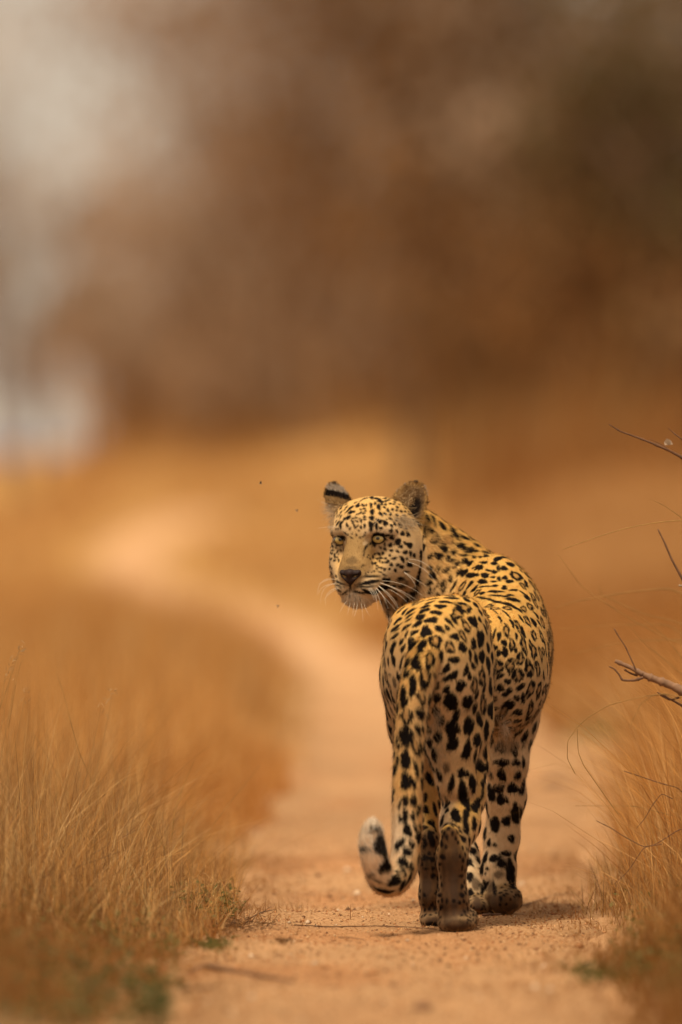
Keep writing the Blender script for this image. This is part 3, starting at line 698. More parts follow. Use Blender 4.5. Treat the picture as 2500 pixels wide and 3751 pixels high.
def coat_fur():
    n = len(LV)
    sel = np.arange(n)
    facing = LN[:, 1] < .35
    sel = np.concatenate([sel[facing], sel[~facing][::2]])
    headish = np.isin(np.array(TAGN)[LTAG], ['head', 'brow', 'muzzle', 'jaw', 'bridge', 'chin', 'foot']) & facing
    sel = np.concatenate([sel, np.flatnonzero(headish)])
    J = rng.normal(0, .0012, (len(sel), 3)); Nn = LN[sel]
    J -= Nn * (J * Nn).sum(1)[:, None]
    P = LV[sel] + J
    fl = LFLOW[sel]; tg = LTAG[sel]
    c = coat(P, Nn, fl, tg, SOFT[sel]) * rng.uniform(.74, 1.26, len(sel))[:, None]
    swirl = vnoise(P, 28, 21)[:, None] * .35
    fl = fl + np.cross(Nn, fl) * swirl
    L = FLA[tg]
    bel = np.clip(-Nn[:, 2], 0, 1) * (P[:, 2] > .22); L = L * (1 + .7 * bel)
    lift = .22 + .10 * bel + .10 * np.isin(np.array(TAGN)[tg], ['tail', 'chin', 'jaw', 'neck'])
    below = P[:, 2] < .012
    L[below] *= .5
    V1, F1, C1 = blades(P, Nn, fl, L, .00125, lift, c)
    # sparse longer guard hairs that break up the outline
    g = rng.integers(0, len(P), 26000)
    g = g[~np.isin(np.array(TAGN)[tg[g]], ['bridge', 'muzzle', 'foot', 'paw', 'brow', 'head'])]
    V2, F2, C2 = blades(P[g], Nn[g], fl[g], L[g] * 1.5, .0008, np.full(len(g), .55), np.where(c[g].mean(1)[:, None] > .12, c[g] * .6 + np.array((.24, .15, .07)), c[g]), seg=2)
    tp = P[(tg == TG['tail'])]; 
    m_ = np.linalg.norm(P - W(1364, 3060, 13.845), axis=1) < .055
    tt_ = np.flatnonzero(m_ & (tg == TG['tail']))[::2]
    V3, F3, C3 = blades(P[tt_], Nn[tt_], fl[tt_], np.full(len(tt_), .017), .0009, np.full(len(tt_), .45), np.maximum(c[tt_], .1) * 1.05, seg=2)
    return np.vstack([V1, V2, V3]), np.vstack([F1, F2 + len(V1), F3 + len(V1) + len(V2)]), np.vstack([C1, C2, C3])
fv, ff, fc = coat_fur()
fur = lpart('fur', fv, ff, fur_m, smooth=False, cols=fc, kind='stuff')

# ears
def ear(base, up, right, normal, Wd, Hh, cup, front_col, back_col, name, lean=0.0, pw=2.4):
    up, right, normal = [np.array(q, float) / np.linalg.norm(q) for q in (up, right, normal)]
    ns, nt_ = 22, 18
    V = []; K = []
    for layer in (0, 1):
        for i in range(nt_):
            t = i / (nt_ - 1)
            wd = Wd * max(0., 1 - max(0, (t - .18) / .82) ** pw) ** .5 * (0.92 + .08 * math.sin(t * 3.1)) if t > .18 else Wd * .92
            for j in range(ns):
                s_ = -1 + 2 * j / (ns - 1)
                x = wd * s_
                edge = max(abs(s_), t)
                thick = .0045 * (1 - edge ** 6) + .0006
                dep = cup * ((x / Wd) ** 2 * (1.1 - .4 * t) + .25 * t * t) - (layer * 2 - 1) * -thick
                dep = cup * ((x / Wd) ** 2 * (1.1 - .4 * t) + .25 * t * t) + (thick if layer == 0 else -thick)
                p = base + up * (Hh * t) + right * (x + lean * t * t) + normal * dep
                V.append(p); K.append((layer, s_, t))
    F_ = []
    def id_(l, i, j): return l * ns * nt_ + i * ns + j
    for i in range(nt_ - 1):
        for j in range(ns - 1):
            F_.append((id_(0, i, j), id_(0, i, j + 1), id_(0, i + 1, j + 1), id_(0, i + 1, j)))
            F_.append((id_(1, i, j), id_(1, i + 1, j), id_(1, i + 1, j + 1), id_(1, i, j + 1)))
        for j in (0, ns - 1):
            F_.append((id_(0, i, j), id_(0, i + 1, j), id_(1, i + 1, j), id_(1, i, j)))
    for j in range(ns - 1):
        F_.append((id_(0, nt_ - 1, j), id_(0, nt_ - 1, j + 1), id_(1, nt_ - 1, j + 1), id_(1, nt_ - 1, j)))
    V = np.array(V)
    col = np.array([front_col(s_, t) if l == 0 else back_col(s_, t) for l, s_, t in K])
    me = mesh_np(name, V - LO, F_, coat_m, True, col)
    o = link(bpy.data.objects.new(name, me), leopard)
    # short fur on it
    nn = np.zeros(len(V) * 3, np.float32); me.vertices.foreach_get('normal', nn); nn = nn.reshape(-1, 3)
    sgn = np.where(((nn @ normal) > 0) == (np.array([k[0] for k in K]) == 0), 1, -1)[:, None]
    nn = nn * sgn
    idx = rng.integers(0, len(V), 4200)
    P = V[idx] + rng.normal(0, .0011, (len(idx), 3))
    cc = col[idx] * rng.uniform(.75, 1.25, len(idx))[:, None]
    flow = up * .7 + right * np.array([K[i][1] for i in idx])[:, None] * .8
    v_, f_, c_ = blades(P, nn[idx], flow, np.full(len(idx), .006), .0011, np.full(len(idx), .35), cc)
    lpart('ear_fur', v_, f_, fur_m, False, c_, parent=o, kind='stuff')
    return o, V, K

def strands(roots, dirs, L, width, cols, droop=(0, 0, -.3), bend=.25):
    """long separate hairs as narrow bent ribbons"""
    n = len(roots)
    d = dirs / (np.linalg.norm(dirs, axis=1)[:, None] + 1e-9)
    view = np.array([0, 1, 0.0]); sd = np.cross(d, view) + rng.normal(0, .25, (n, 3)); sd /= np.linalg.norm(sd, axis=1)[:, None] + 1e-6
    k = 5; V = []
    cv = rng.normal(0, bend, (n, 3)) + np.array(droop)
    for i in range(k):
        t = i / (k - 1)
        p = roots + d * (L[:, None] * t) + cv * (L[:, None] * t * t)
        wv = sd * width * (1 - t * .85) * .5
        V += [p - wv, p + wv]
    V = np.stack(V, 1).reshape(-1, 3)
    o = (2 * k) * np.arange(n)[:, None]
    Fq = np.concatenate([o + [2 * i, 2 * i + 1, 2 * i + 3, 2 * i + 2] for i in range(k - 1)])
    return V, Fq, np.repeat(cols, 2 * k, axis=0)

def lerp(a, b, t): return np.array(a) * (1 - t) + np.array(b) * t
def f_in(s_, t):
    rim = max(0, (max(abs(s_), t) - .80) / .20)
    c = lerp((.24, .14, .065), (.48, .28, .095), rim)
    if s_ < -.1: c = lerp(c, (.42, .26, .10), min(1, (-s_ - .1) * 1.6) * (1 - t * .6))
    hole = math.exp(-((s_ - .38) ** 2 / .14 + (t - .20) ** 2 / .07)) * 1.3
    hole2 = math.exp(-((s_ - .45) ** 2 / .05 + (t - .45) ** 2 / .08)) * .6
    return lerp(c, (.02, .013, .01), min(1, hole * 1.1 + hole2))
def f_bk(s_, t):
    if t > .62: c = (.46, .38, .30) if t < .9 else (.26, .18, .11)
    elif t > .30: c = (.016, .011, .009)
    else: c = (.34, .22, .10)
    return np.array(c)
rb = W(1492, 1893, 14.61); lb = W(1264, 1856, 14.63)
ear(rb, (.20, .05, 1), (1, .05, -.12), (-.12, -1, .12), .0335, .068, .016, f_in, f_bk, 'ear', lean=.004)
ear(lb, (-.22, .05, 1), (.72, .66, -.22), (-.70, .70, .0), .038, .043, .015, f_in, f_bk, 'ear', lean=-.012, pw=1.25)

# long pale hairs inside and below the ears, under the chin, on the belly and tail tip
def tuft(x, y, sx, sy, dx, dy, n, L, col, dep=0., width=.0008, spread=.35, key='A', droop=(0, 0, -.1)):
    x0, y0, s = CROPS[key]
    R_, D_, Cc = [], [], []
    for _ in range(n):
        px, py = x0 + (x + rng.normal(0, sx)) * s, y0 + (y + rng.normal(0, sy)) * s
        h = hit(px, py)
        base = h[0] if (h is not None and dep == 0.) else W(px, py, 14.60 + dep)
        R_.append(base); D_.append(np.array([dx + rng.normal(0, spread), -.12 + rng.normal(0, spread * .5), -dy + rng.normal(0, spread)]))
        Cc.append(np.array(col) * rng.uniform(.65, 1.15))
    return strands(np.array(R_), np.array(D_), rng.uniform(.5, 1.1, n) * L, width, np.array(Cc), droop=droop)
tufts = [tuft(1190, 330, 55, 55, -.6, .25, 80, .020, (.62, .44, .24), dep=-.002, droop=(-.1, 0, .15), width=.0006),
         tuft(1110, 430, 40, 30, .5, .3, 50, .018, (.52, .34, .16), dep=-.004, width=.0006),
         tuft(1280, 220, 45, 50, -.7, .1, 40, .018, (.42, .29, .16), dep=-.0, width=.0006),
         tuft(1130, 560, 70, 25, 1, .35, 120, .024, (.58, .44, .28)),
         tuft(1180, 620, 60, 25, 1, .2, 60, .02, (.50, .38, .25)),
         tuft(235, 330, 14, 40, -.8, .25, 90, .014, (.66, .54, .38), dep=.02),
         tuft(260, 410, 40, 30, -.9, -.1, 130, .020, (.66, .52, .36), dep=.02),
         tuft(300, 490, 40, 25, -1, -.05, 90, .022, (.66, .50, .34), dep=.02),
         tuft(240, 620, 14, 60, -.8, .2, 80, .010, (.6, .46, .3), dep=.0),
         tuft(560, 1590, 100, 20, 0, -1, 110, .007, (.60, .48, .34)),
         tuft(520, 1850, 35, 70, .5, 1, 150, .020, (.66, .53, .40), key='C'), tuft(560, 2080, 90, 50, .1, 1, 220, .016, (.50, .38, .26), key='C'),
         tuft(575, 150, 25, 70, .6, .7, 160, .015, (.58, .46, .33), key='D'), tuft(620, 480, 25, 80, .5, .8, 140, .014, (.55, .43, .3), key='D'),
         tuft(330, 420, 40, 20, -.5, .5, 90, .014, (.58, .42, .24), dep=.01),
         tuft(980, 1750, 10, 60, -.3, -1, 80, .014, (.66, .54, .40))]
tv = []; tf = []; tc = []; off = 0
for v_, f_, c_ in tufts:
    tv.append(v_); tf.append(f_ + off); tc.append(c_); off += len(v_)
lpart('long_hair', np.concatenate(tv), np.concatenate(tf), fur_m, False, np.concatenate(tc), kind='stuff')

# eyes
def uv_sphere(c, r, nu=40, nv=28):
    V = []; 
    for i in range(nv + 1):
        a = math.pi * i / nv
        for j in range(nu):
            b = 2 * math.pi * j / nu
            V.append((math.sin(a) * math.cos(b), math.cos(a), math.sin(a) * math.sin(b)))
    V = np.array(V)
    F_ = [(i * nu + j, i * nu + (j + 1) % nu, (i + 1) * nu + (j + 1) % nu, (i + 1) * nu + j) for i in range(nv) for j in range(nu)]
    return V, np.array(F_)
for ex, ey, rx in ((820, 812, 76), (337, 828, 60)):
    px, py = 1150 + ex * .28699, 1740 + ey * .28699
    h = hit(px, py)
    rad = .0128
    cpos = h[0] + np.array([0, .0066, 0]) + (np.array([0.0005, 0, 0]) if ex > 500 else np.array([0.001, 0.0, 0]))
    V, F_ = uv_sphere(None, rad)
    gaze = np.array([-.06, -1, 0.02]); gaze /= np.linalg.norm(gaze)
    q_ = np.cross(gaze, [0, 0, 1]); q_ /= np.linalg.norm(q_); V = V @ np.stack([q_, gaze, np.cross(q_, gaze)])
    ang = np.degrees(np.arccos(np.clip(V @ gaze, -1, 1)))
    col = np.zeros((len(V), 3))
    stri = np.array([math.sin(math.atan2(v[2], v[0]) * 17) * .12 for v in V])[:, None]
    iris = np.array((.50, .36, .12)) * (1 + stri)
    lid_shade = np.clip(V[:, 2] * 1.2, 0, 1)[:, None]
    col[:] = iris * (1 - .3 * lid_shade)  # shadow of the upper lid painted into the iris colour
    lim = ((ang > 45)[:, None]); col = np.where(lim, np.array((.03, .02, .012)), col)
    col = np.where((ang < 13)[:, None], np.array((.004, .003, .003)), col)
    P = V * rad * np.array([1.05, 1, .86]) + cpos
    lpart('eye', P, F_, eye_m, True, col)

# nose leather
h = hit(1283.5, 2110)
NC = h[0] + np.array([0, 0.0045, 0]) - HM @ np.array([0, 0, 0.0])
def nl(x, y, z): return NC + HM @ (np.array([x * 1.14, y, z * 1.08]) * mm)
nf = Field(NC - .034, NC + .034, .0011)
G = nf.new()
for p, k in ((Prim('cone', nl(-14.5, -2, 6), nl(14.5, -2, 6), 5.5 * mm, 5.5 * mm, (0, 0, 1), 'nose'), 4 * mm),
             (Prim('cone', nl(0, 2, 4), nl(0, 0, -13), 8.5 * mm, 3.5 * mm, (0, 0, 1), 'nose'), 6 * mm),
             (Prim('cone', nl(-13, 0, 2), nl(-4, 1, -9), 5 * mm, 3.5 * mm, (0, 0, 1), 'nose'), 5 * mm),
             (Prim('cone', nl(13, 0, 2), nl(4, 1, -9), 5 * mm, 3.5 * mm, (0, 0, 1), 'nose'), 5 * mm)):
    nf.apply(G, p, k)
for s in (-1, 1):
    nf.apply(G, Prim('cone', nl(s * 8, 6, -2), nl(s * 18, 1, 3), 3.2 * mm, 2.6 * mm, (0, 0, 1), 'n'), 2 * mm, sub=True)
v_, f_ = nf.mesh(G)
loc = (v_ - NC) @ HM / mm
cn = np.tile(np.array((.022, .010, .008)), (len(v_), 1))
ct = np.exp(-(loc[:, 0] ** 2 / 40 + (loc[:, 2] - 1) ** 2 / 60))[:, None]
cn = cn * (1 - ct * .6) + np.array((.05, .022, .016)) * ct * .6
hole = np.zeros(len(v_))
for s in (-1, 1):
    hole = np.maximum(hole, np.exp(-((loc[:, 0] - s * 11) ** 2 / 30 + (loc[:, 2]) ** 2 / 12)))
cn = cn * (1 - hole[:, None]) + np.array((.008, .005, .004)) * hole[:, None]
lpart('nose', v_, f_, nose_m, True, cn)

# whiskers
WH = """850 1375 1100 1470 1305 1590;850 1380 1090 1480 1270 1615;940 1450 1100 1540 1215 1660;870 1350 1150 1400 1390 1540;820 1410 980 1570 1110 1765;830 1415 1000 1560 1080 1700;790 1440 900 1560 1070 1750;
1215 1075 1400 1120 1568 1265;1200 1110 1400 1200 1560 1370;1150 1235 1300 1330 1450 1430;1150 1245 1260 1340 1300 1440;700 1440 780 1540 820 1720;720 1440 790 1520 800 1640;780 1450 840 1590 880 1730;690 1450 750 1530 770 1600;800 1440 890 1560 950 1700;
275 1330 150 1350 60 1400;278 1335 110 1360 40 1550;280 1390 130 1460 90 1640;280 1380 120 1430 60 1530;310 1440 180 1510 150 1660;320 1450 220 1500 130 1600;
470 1620 450 1700 430 1790;520 1620 510 1700 490 1800;600 1620 620 1720 630 1870;640 1620 660 1700 720 1800;430 1600 370 1680 330 1770;560 1620 540 1740 500 1820;
770 640 860 520 1000 495;290 665 160 665 50 682;770 645 830 580 900 545"""
for e in WH.replace('\n', '').split(';'):
    q = [float(t) for t in e.split()]
    P3 = []
    h = hit(1150 + q[0] * .28699, 1740 + q[1] * .28699)
    if h is None: continue
    d0 = h[0][1]
    for i, dd in ((0, .001), (2, -.022), (4, -.030)):
        P3.append(W(1150 + q[i] * .28699, 1740 + q[i + 1] * .28699, d0 + dd))
    ctrl = P3[1] * 2 - (P3[0] + P3[2]) / 2
    pts = bez(P3[0], ctrl, P3[2], 9)
    v_, f_ = tube_arrays(pts, np.linspace(.00038, .00010, 9), 4)
    lpart('whisker', v_, f_, whisk_m)
# ------------------------------------------------------------------ terrain
def smooth(a, b, x):
    t = np.clip((np.asarray(x, float) - a) / (b - a), 0, 1)
    return t * t * (3 - 2 * t)
def rise(y):
    y = np.asarray(y, float)
    return 0.8 * (np.clip(y - 45, 0, 160) / 75.0) ** 1.6
def path_d(py):
    d = np.linspace(10, 200, 4000)
    p = 1814 + (CAM_H - rise(d)) / d * 28000
    return np.interp(-py, -p, d)
# (photo row, left edge, right edge) of the sandy track, turned into places on the ground
ROWS = [(3950, 560, 2300), (3751, 640, 2250), (3588, 630, 2220), (3400, 800, 2180), (3280, 900, 2170), (3030, 930, 2160), (2850, 1060, 2150),
        (2711, 1150, 2080), (2560, 1130, 1750), (2472, 1100, 1560), (2360, 960, 1300), (2290, 760, 1130), (2233, 580, 960), (2160, 430, 700),
        (2073, 350, 540), (1990, 370, 620), (1930, 480, 760), (1895, 600, 860), (1880, 700, 900)]
PD, PL, PR = [], [], []
for py, l, r_ in ROWS:
    d = float(path_d(py)); PD.append(d); PL.append((l - 1250) * d / 28000); PR.append((r_ - 1250) * d / 28000)
PD, PL, PR = map(np.array, (PD, PL, PR))
def _wob(y, s):
    y = np.asarray(y, float); k = np.clip(y / 14, .6, 3)
    return k * (.018 * np.sin(y * 3.1 + s) + .012 * np.sin(y * 7.7 + 2 * s) + .009 * np.sin(y * 17 + s * 3)) * (1 - smooth(25, 60, y) * .6)
def edge_l(y): return np.interp(y, PD, PL) + _wob(y, 1.)
def edge_r(y): return np.interp(y, PD, PR) + _wob(y, 2.6)
def terrain(x, y):
    x = np.asarray(x, float); y = np.asarray(y, float)
    px = 1250 + 28000 * x / np.maximum(y, 5)
    f = smooth(-60, 560, px)
    z = rise(y) * (0.12 + .88 * f) + 1.0 * smooth(1350, 2300, px) * smooth(48, 95, y) + 1.25 * smooth(650, 1600, px) * smooth(90, 185, y)
    out = np.maximum(edge_l(y) - x, x - edge_r(y))
    bank = smooth(0, .5, out) * .03 * (1 - smooth(20, 40, y))
    p = np.stack([x, y, 0 * x], -1).reshape(-1, 3)
    n = (vnoise(p, 1.1, 31) * .012 + vnoise(p, .25, 32) * .03).reshape(x.shape)
    return z + bank + n * smooth(.05, .6, out) * (1 + smooth(25, 80, y) * 2)

def grid(xs_fn, ys, nx, zf, name, mat, colf, **kw):
    V = []
    for y in ys:
        x = xs_fn(y, nx)
        V.append(np.stack([x, np.full(nx, y), np.zeros(nx)], 1))
    V = np.concatenate(V); V[:, 2] = zf(V[:, 0], V[:, 1])
    ny = len(ys); i = np.arange(ny - 1)[:, None] * nx + np.arange(nx - 1)[None]
    Fq = np.stack([i, i + 1, i + nx + 1, i + nx], -1).reshape(-1, 4)
    return obj_np(name, V, Fq, mat, None, True, colf(V), **kw)

def ground_mat(name, rough, bump, scale):
    m = material(name, rough, attr=True, spec=0.12)
    n = m.node_tree; b = n.nodes['Principled BSDF']
    tc = n.nodes.new('ShaderNodeTexCoord')
    no = n.nodes.new('ShaderNodeTexNoise'); no.inputs['Scale'].default_value = scale; no.inputs['Detail'].default_value = 6
    vo = n.nodes.new('ShaderNodeTexVoronoi'); vo.inputs['Scale'].default_value = scale * 2.2
    n.links.new(tc.outputs['Object'], no.inputs['Vector']); n.links.new(tc.outputs['Object'], vo.inputs['Vector'])
    ad = n.nodes.new('ShaderNodeMath'); ad.operation = 'ADD'
    n.links.new(no.outputs[0], ad.inputs[0]); n.links.new(vo.outputs['Distance'], ad.inputs[1])
    bp = n.nodes.new('ShaderNodeBump'); bp.inputs['Strength'].default_value = bump; bp.inputs['Distance'].default_value = .004
    n.links.new(ad.outputs[0], bp.inputs['Height']); n.links.new(bp.outputs[0], b.inputs['Normal'])
    at = [k for k in n.nodes if k.type == 'ATTRIBUTE'][0]
    mx = n.nodes.new('ShaderNodeMix'); mx.data_type = 'RGBA'; mx.blend_type = 'MULTIPLY'; mx.inputs[0].default_value = .8
    rp = n.nodes.new('ShaderNodeValToRGB'); rp.color_ramp.elements[0].position = .32; rp.color_ramp.elements[0].color = (.55, .48, .42, 1)
    rp.color_ramp.elements[1].position = .62; rp.color_ramp.elements[1].color = (1.12, 1.12, 1.12, 1)
    n.links.new(no.outputs[0], rp.inputs[0]); n.links.new(at.outputs['Color'], mx.inputs[6]); n.links.new(rp.outputs[0], mx.inputs[7])
    n.links.new(mx.outputs[2], b.inputs['Base Color'])
    return m
sand_m = ground_mat('sand', .95, .8, 170)
soil_m = ground_mat('dry_soil', .95, .7, 60)

SAND = np.array((.52, .295, .142))
def sand_col(V):
    p = V * [1, .45, 1]
    n = vnoise(p, 2.3, 41) * .5 + vnoise(p, 9, 42) * .45 + vnoise(p, 32, 43) * .35
    c = SAND * (1 + .20 * n[:, None])
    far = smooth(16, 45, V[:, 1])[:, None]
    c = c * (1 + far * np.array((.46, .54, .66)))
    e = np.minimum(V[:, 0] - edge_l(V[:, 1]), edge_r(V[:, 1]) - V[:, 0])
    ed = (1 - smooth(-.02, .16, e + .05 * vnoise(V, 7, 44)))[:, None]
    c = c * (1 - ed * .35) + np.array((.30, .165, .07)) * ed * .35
    red = np.clip(vnoise(p, 4.5, 45), 0, 1)[:, None]
    c = c * (1 - red * np.array((.08, .22, .32)))
    return c
def soil_col(V):
    n = vnoise(V, .8, 51) * .5 + vnoise(V, 5, 52) * .4
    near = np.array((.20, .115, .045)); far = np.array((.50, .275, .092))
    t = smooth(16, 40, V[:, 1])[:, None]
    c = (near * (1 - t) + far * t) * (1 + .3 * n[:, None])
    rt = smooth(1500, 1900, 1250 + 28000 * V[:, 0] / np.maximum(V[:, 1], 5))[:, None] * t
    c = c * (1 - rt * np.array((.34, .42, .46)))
    o = np.maximum(edge_l(V[:, 1]) - V[:, 0], V[:, 0] - edge_r(V[:, 1])) + .10 * vnoise(V, 6, 53) + .05 * vnoise(V, 17, 54)
    sd = (1 - smooth(.02, .20, o))[:, None] * (1 - smooth(20, 40, V[:, 1]))[:, None]
    c = c * (1 - sd) + SAND * .92 * sd
    return c
FEET = [W(1655, 3414, 14.05), W(1590, 3393, 14.22), W(1846, 3357, 14.61), W(1750, 3357, 14.62)]
def path_z(x, y):
    z = terrain(x, y) * 0 + rise(y) * (0.12 + .88 * smooth(-60, 560, 1250 + 28000 * x / y))
    p = np.stack([x, y, 0 * x], -1)
    q = p * [1, .7, 1]
    n = vnoise(q, 2.2, 60) * .006 + vnoise(q, 6, 61) * .009 + vnoise(q, 17, 62) * .0055 + vnoise(p, 48, 63) * .0016 + vnoise(p, 110, 66) * .0011
    flat = np.zeros(len(x))
    for f in FEET:
        flat = np.maximum(flat, np.exp(-((x - f[0]) ** 2 + (y - f[1]) ** 2) / .012))
    e = np.minimum(x - edge_l(y), edge_r(y) - x)
    lip = (1 - smooth(-.05, .03, e)) * .028
    return z + n * (1 - flat * .85) -.0005 + np.abs(vnoise(p, 60, 68)) * .003 * smooth(.15, .6, flat) * (1 - smooth(.8, 1, flat)) - lip * (1 - smooth(20, 50, y)) * 1.0
ys = np.concatenate([np.arange(10.2, 18.5, .014), 18.5 * 1.012 ** np.arange(1, 205)])
ys = ys[ys < float(path_d(1884))]
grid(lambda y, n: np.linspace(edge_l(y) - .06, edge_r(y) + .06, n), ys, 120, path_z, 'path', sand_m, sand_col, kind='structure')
yg = np.concatenate([[-6, 0, 5, 9], np.arange(10, 20, .06), 20 * 1.02 ** np.arange(0, 260)])
yg = yg[yg < 2500]
def gx(y, n):
    hw = max(6, abs(y) * .25 + 4)
    if y > 300: hw = y * 1.2
    t = np.linspace(-1, 1, n)
    return np.sign(t) * np.abs(t) ** 2.2 * hw
def gz(x, y):
    z = terrain(x, y)
    e = np.minimum(x - edge_l(y), edge_r(y) - x)
    return z - smooth(-.01, .06, e) * .022
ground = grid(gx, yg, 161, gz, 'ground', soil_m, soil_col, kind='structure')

# ------------------------------------------------------------------ grit and litter on the track
def scatter_solid(n, size, yr, name, label, cols, sel=None, mat=None):
    y = rng.uniform(yr[0], yr[1], n); t = rng.uniform(0, 1, n)
    x = edge_l(y) + (edge_r(y) - edge_l(y)) * (t * 1.04 - .02)
    keep = np.ones(n, bool)
    for f in FEET:
        keep &= ((x - f[0]) ** 2 + (y - f[1]) ** 2) > .05 ** 2
    x, y = x[keep], y[keep]; n = len(x)
    z = path_z(x, y)
    base = np.array([(1, 0, 0), (-.5, .87, 0), (-.5, -.87, 0), (.15, .1, .85), (0, 0, -.6)])
    fc = np.array([(0, 1, 3), (1, 2, 3), (2, 0, 3), (1, 0, 4), (2, 1, 4), (0, 2, 4)])
    s = size[0] * (size[1] / size[0]) ** (rng.uniform(0, 1, n) ** 2.2)
    a = rng.uniform(0, 6.28, n)
    V = np.repeat(base[None], n, 0) * rng.uniform(.6, 1.3, (n, 5, 3))
    ca, sa = np.cos(a)[:, None], np.sin(a)[:, None]
    X = V[..., 0] * ca - V[..., 1] * sa; Y = V[..., 0] * sa + V[..., 1] * ca
    V = np.stack([X, Y, V[..., 2] * .8], -1) * s[:, None, None]
    V += np.stack([x, y, z + s * .1], -1)[:, None]
    Fc = (fc[None] + 5 * np.arange(n)[:, None, None]).reshape(-1, 3)
    k = rng.integers(0, len(cols), n)
    c = np.array(cols)[k] * rng.uniform(.75, 1.2, n)[:, None]
    return obj_np(name, V.reshape(-1, 3), Fc, mat, None, False, np.repeat(c, 5, 0), label=label, category='gravel', kind='stuff')
grit_m = material('grit', .9, attr=True, spec=.15)
scatter_solid(30000, (.0013, .0048), (11.2, 19), 'gravel', 'coarse orange sand grains strewn over the sandy track around the paws',
              [(.52, .29, .13), (.46, .22, .09), (.36, .15, .06), (.60, .38, .2), (.2, .1, .05)], mat=grit_m)
scatter_solid(420, (.004, .011), (11.2, 24), 'pebbles', 'larger reddish clods and pale pebbles scattered along the track',
              [(.40, .19, .08), (.30, .13, .06), (.62, .45, .3), (.18, .09, .045)], mat=grit_m)

# ------------------------------------------------------------------ grass
grass_m = material('dry_grass', .7, attr=True, spec=.2)
gm = grass_m.node_tree; gb = gm.nodes['Principled BSDF']
tr = gm.nodes.new('ShaderNodeBsdfTranslucent'); ms = gm.nodes.new('ShaderNodeMixShader'); ms.inputs[0].default_value = .38
ga = [k for k in gm.nodes if k.type == 'ATTRIBUTE'][0]; go = [k for k in gm.nodes if k.type == 'OUTPUT_MATERIAL'][0]
gm.links.new(ga.outputs['Color'], tr.inputs[0]); gm.links.new(gb.outputs[0], ms.inputs[1]); gm.links.new(tr.outputs[0], ms.inputs[2]); gm.links.new(ms.outputs[0], go.inputs[0])

def grass(x, y, h, width, cols, name, label, seg=4, lean=.5, z0=None, category='grass', droop=.5, gust=(0, 0)):
    n = len(x)
    z = (terrain(x, y) if z0 is None else z0) - .01
    a = rng.uniform(0, 6.283, n)
    ln = np.abs(rng.normal(0, lean, n)) * h
    dirx, diry = np.cos(a) * ln + gust[0] * h, np.sin(a) * ln + gust[1] * h
    fa = rng.uniform(0, 6.283, n)
    wx, wy = np.cos(fa) * width * .5, np.sin(fa) * width * .5
    sag = rng.uniform(0, droop, n) * (np.abs(dirx) + np.abs(diry))
    V = []
    for i in range(seg + 1):
        t = i / seg
        cx = x + dirx * t ** 1.5; cy = y + diry * t ** 1.5; cz = z + h * t - sag * t ** 3
        tp = (1 - t) ** .6 if i < seg else .08
        V += [np.stack([cx - wx * tp, cy - wy * tp, cz], 1), np.stack([cx + wx * tp, cy + wy * tp, cz], 1)]
    V = np.stack(V, 1).reshape(-1, 3); k = 2 * (seg + 1)
    o = k * np.arange(n)[:, None]
    Fq = np.concatenate([o + [2 * i, 2 * i + 1, 2 * i + 3, 2 * i + 2] for i in range(seg)])
    return obj_np(name, V, Fq, grass_m, None, False, np.repeat(cols, k, 0), label=label, category=category, kind='stuff')

GOLD = np.array([(.52, .30, .10), (.44, .235, .075), (.56, .36, .15), (.34, .18, .07), (.60, .42, .21)]) * np.array((1.04, .94, .82))
MIXED = np.vstack([GOLD, GOLD * 1.2, GOLD * .55, np.array([(.72, .49, .22), (.66, .43, .17), (.26, .13, .05), (.16, .085, .035)])])
GREEN = np.array([(.10, .105, .025), (.14, .125, .035), (.21, .16, .05)])
def pick(pal, n, j=.2): return pal[rng.integers(0, len(pal), n)] * rng.uniform(1 - j, 1 + j, n)[:, None]

def clumped(n, y0, y1, side, wide, clump=.05, off=0.0, power=1.0):
    nc = max(4, n // 26)
    cy = y0 + (y1 - y0) * rng.uniform(0, 1, nc) ** power
    cd = rng.uniform(0, 1, nc) ** 1.1 * wide + off
    idx = rng.integers(0, nc, n)
    y = cy[idx] + rng.normal(0, clump, n); d = np.abs(cd[idx] + rng.normal(0, clump, n)) + off * .5
    x = edge_l(y) - d if side < 0 else edge_r(y) + d
    return x, y, d
# left verge, in and near the plane of focus
def verge(n, y0, y1, side, wide, hmin, hmax, width, name, label, pal, off=.0, lean=.35, hpow=1.3, taper=.35, seg=4, **kw):
    x, y, d = clumped(n, y0, y1, side, wide, off=off)
    h = (hmin + (hmax - hmin) * rng.uniform(0, 1, n) ** hpow) * (taper + (1 - taper) * smooth(0, .35, d))
    return grass(x, y, h, width, pick(pal, n), name, label, seg=seg, lean=lean, **kw)
verge(17000, 13.4, 16.6, -1, .9, .05, .44, .0015, 'dry_grass', 'tall thin golden dry grass standing on the left verge beside the sharp part of the track', MIXED, off=.02, lean=.7, hpow=2.2)
verge(2600, 13.4, 16.0, -1, .8, .04, .30, .0030, 'broad_grass', 'broader bent straw blades among the thin stems of the left verge', MIXED, off=.0, lean=.75)
verge(12000, 16.6, 24, -1, 1.5, .12, .46, .003, 'dry_grass', 'blurred golden grass on the left verge further along the track', GOLD * np.array((1.22, 1.18, 1.1)), off=.02)
verge(6000, 11.3, 13.4, -1, .6, .03, .14, .0024, 'dry_grass', 'low brown grass out of focus at the bottom left corner, colour darkened for lens vignetting', GOLD * np.array((.62, .52, .42)), off=.02, lean=.7)  # lens vignetting painted into the stem colour here
verge(11000, 12.5, 14.9, -1, .6, .02, .09, .0018, 'low_grass', 'matted short brown stems lying at the foot of the left grass', GOLD * np.array((.62, .5, .42)), off=.0, lean=1.1, taper=.6)
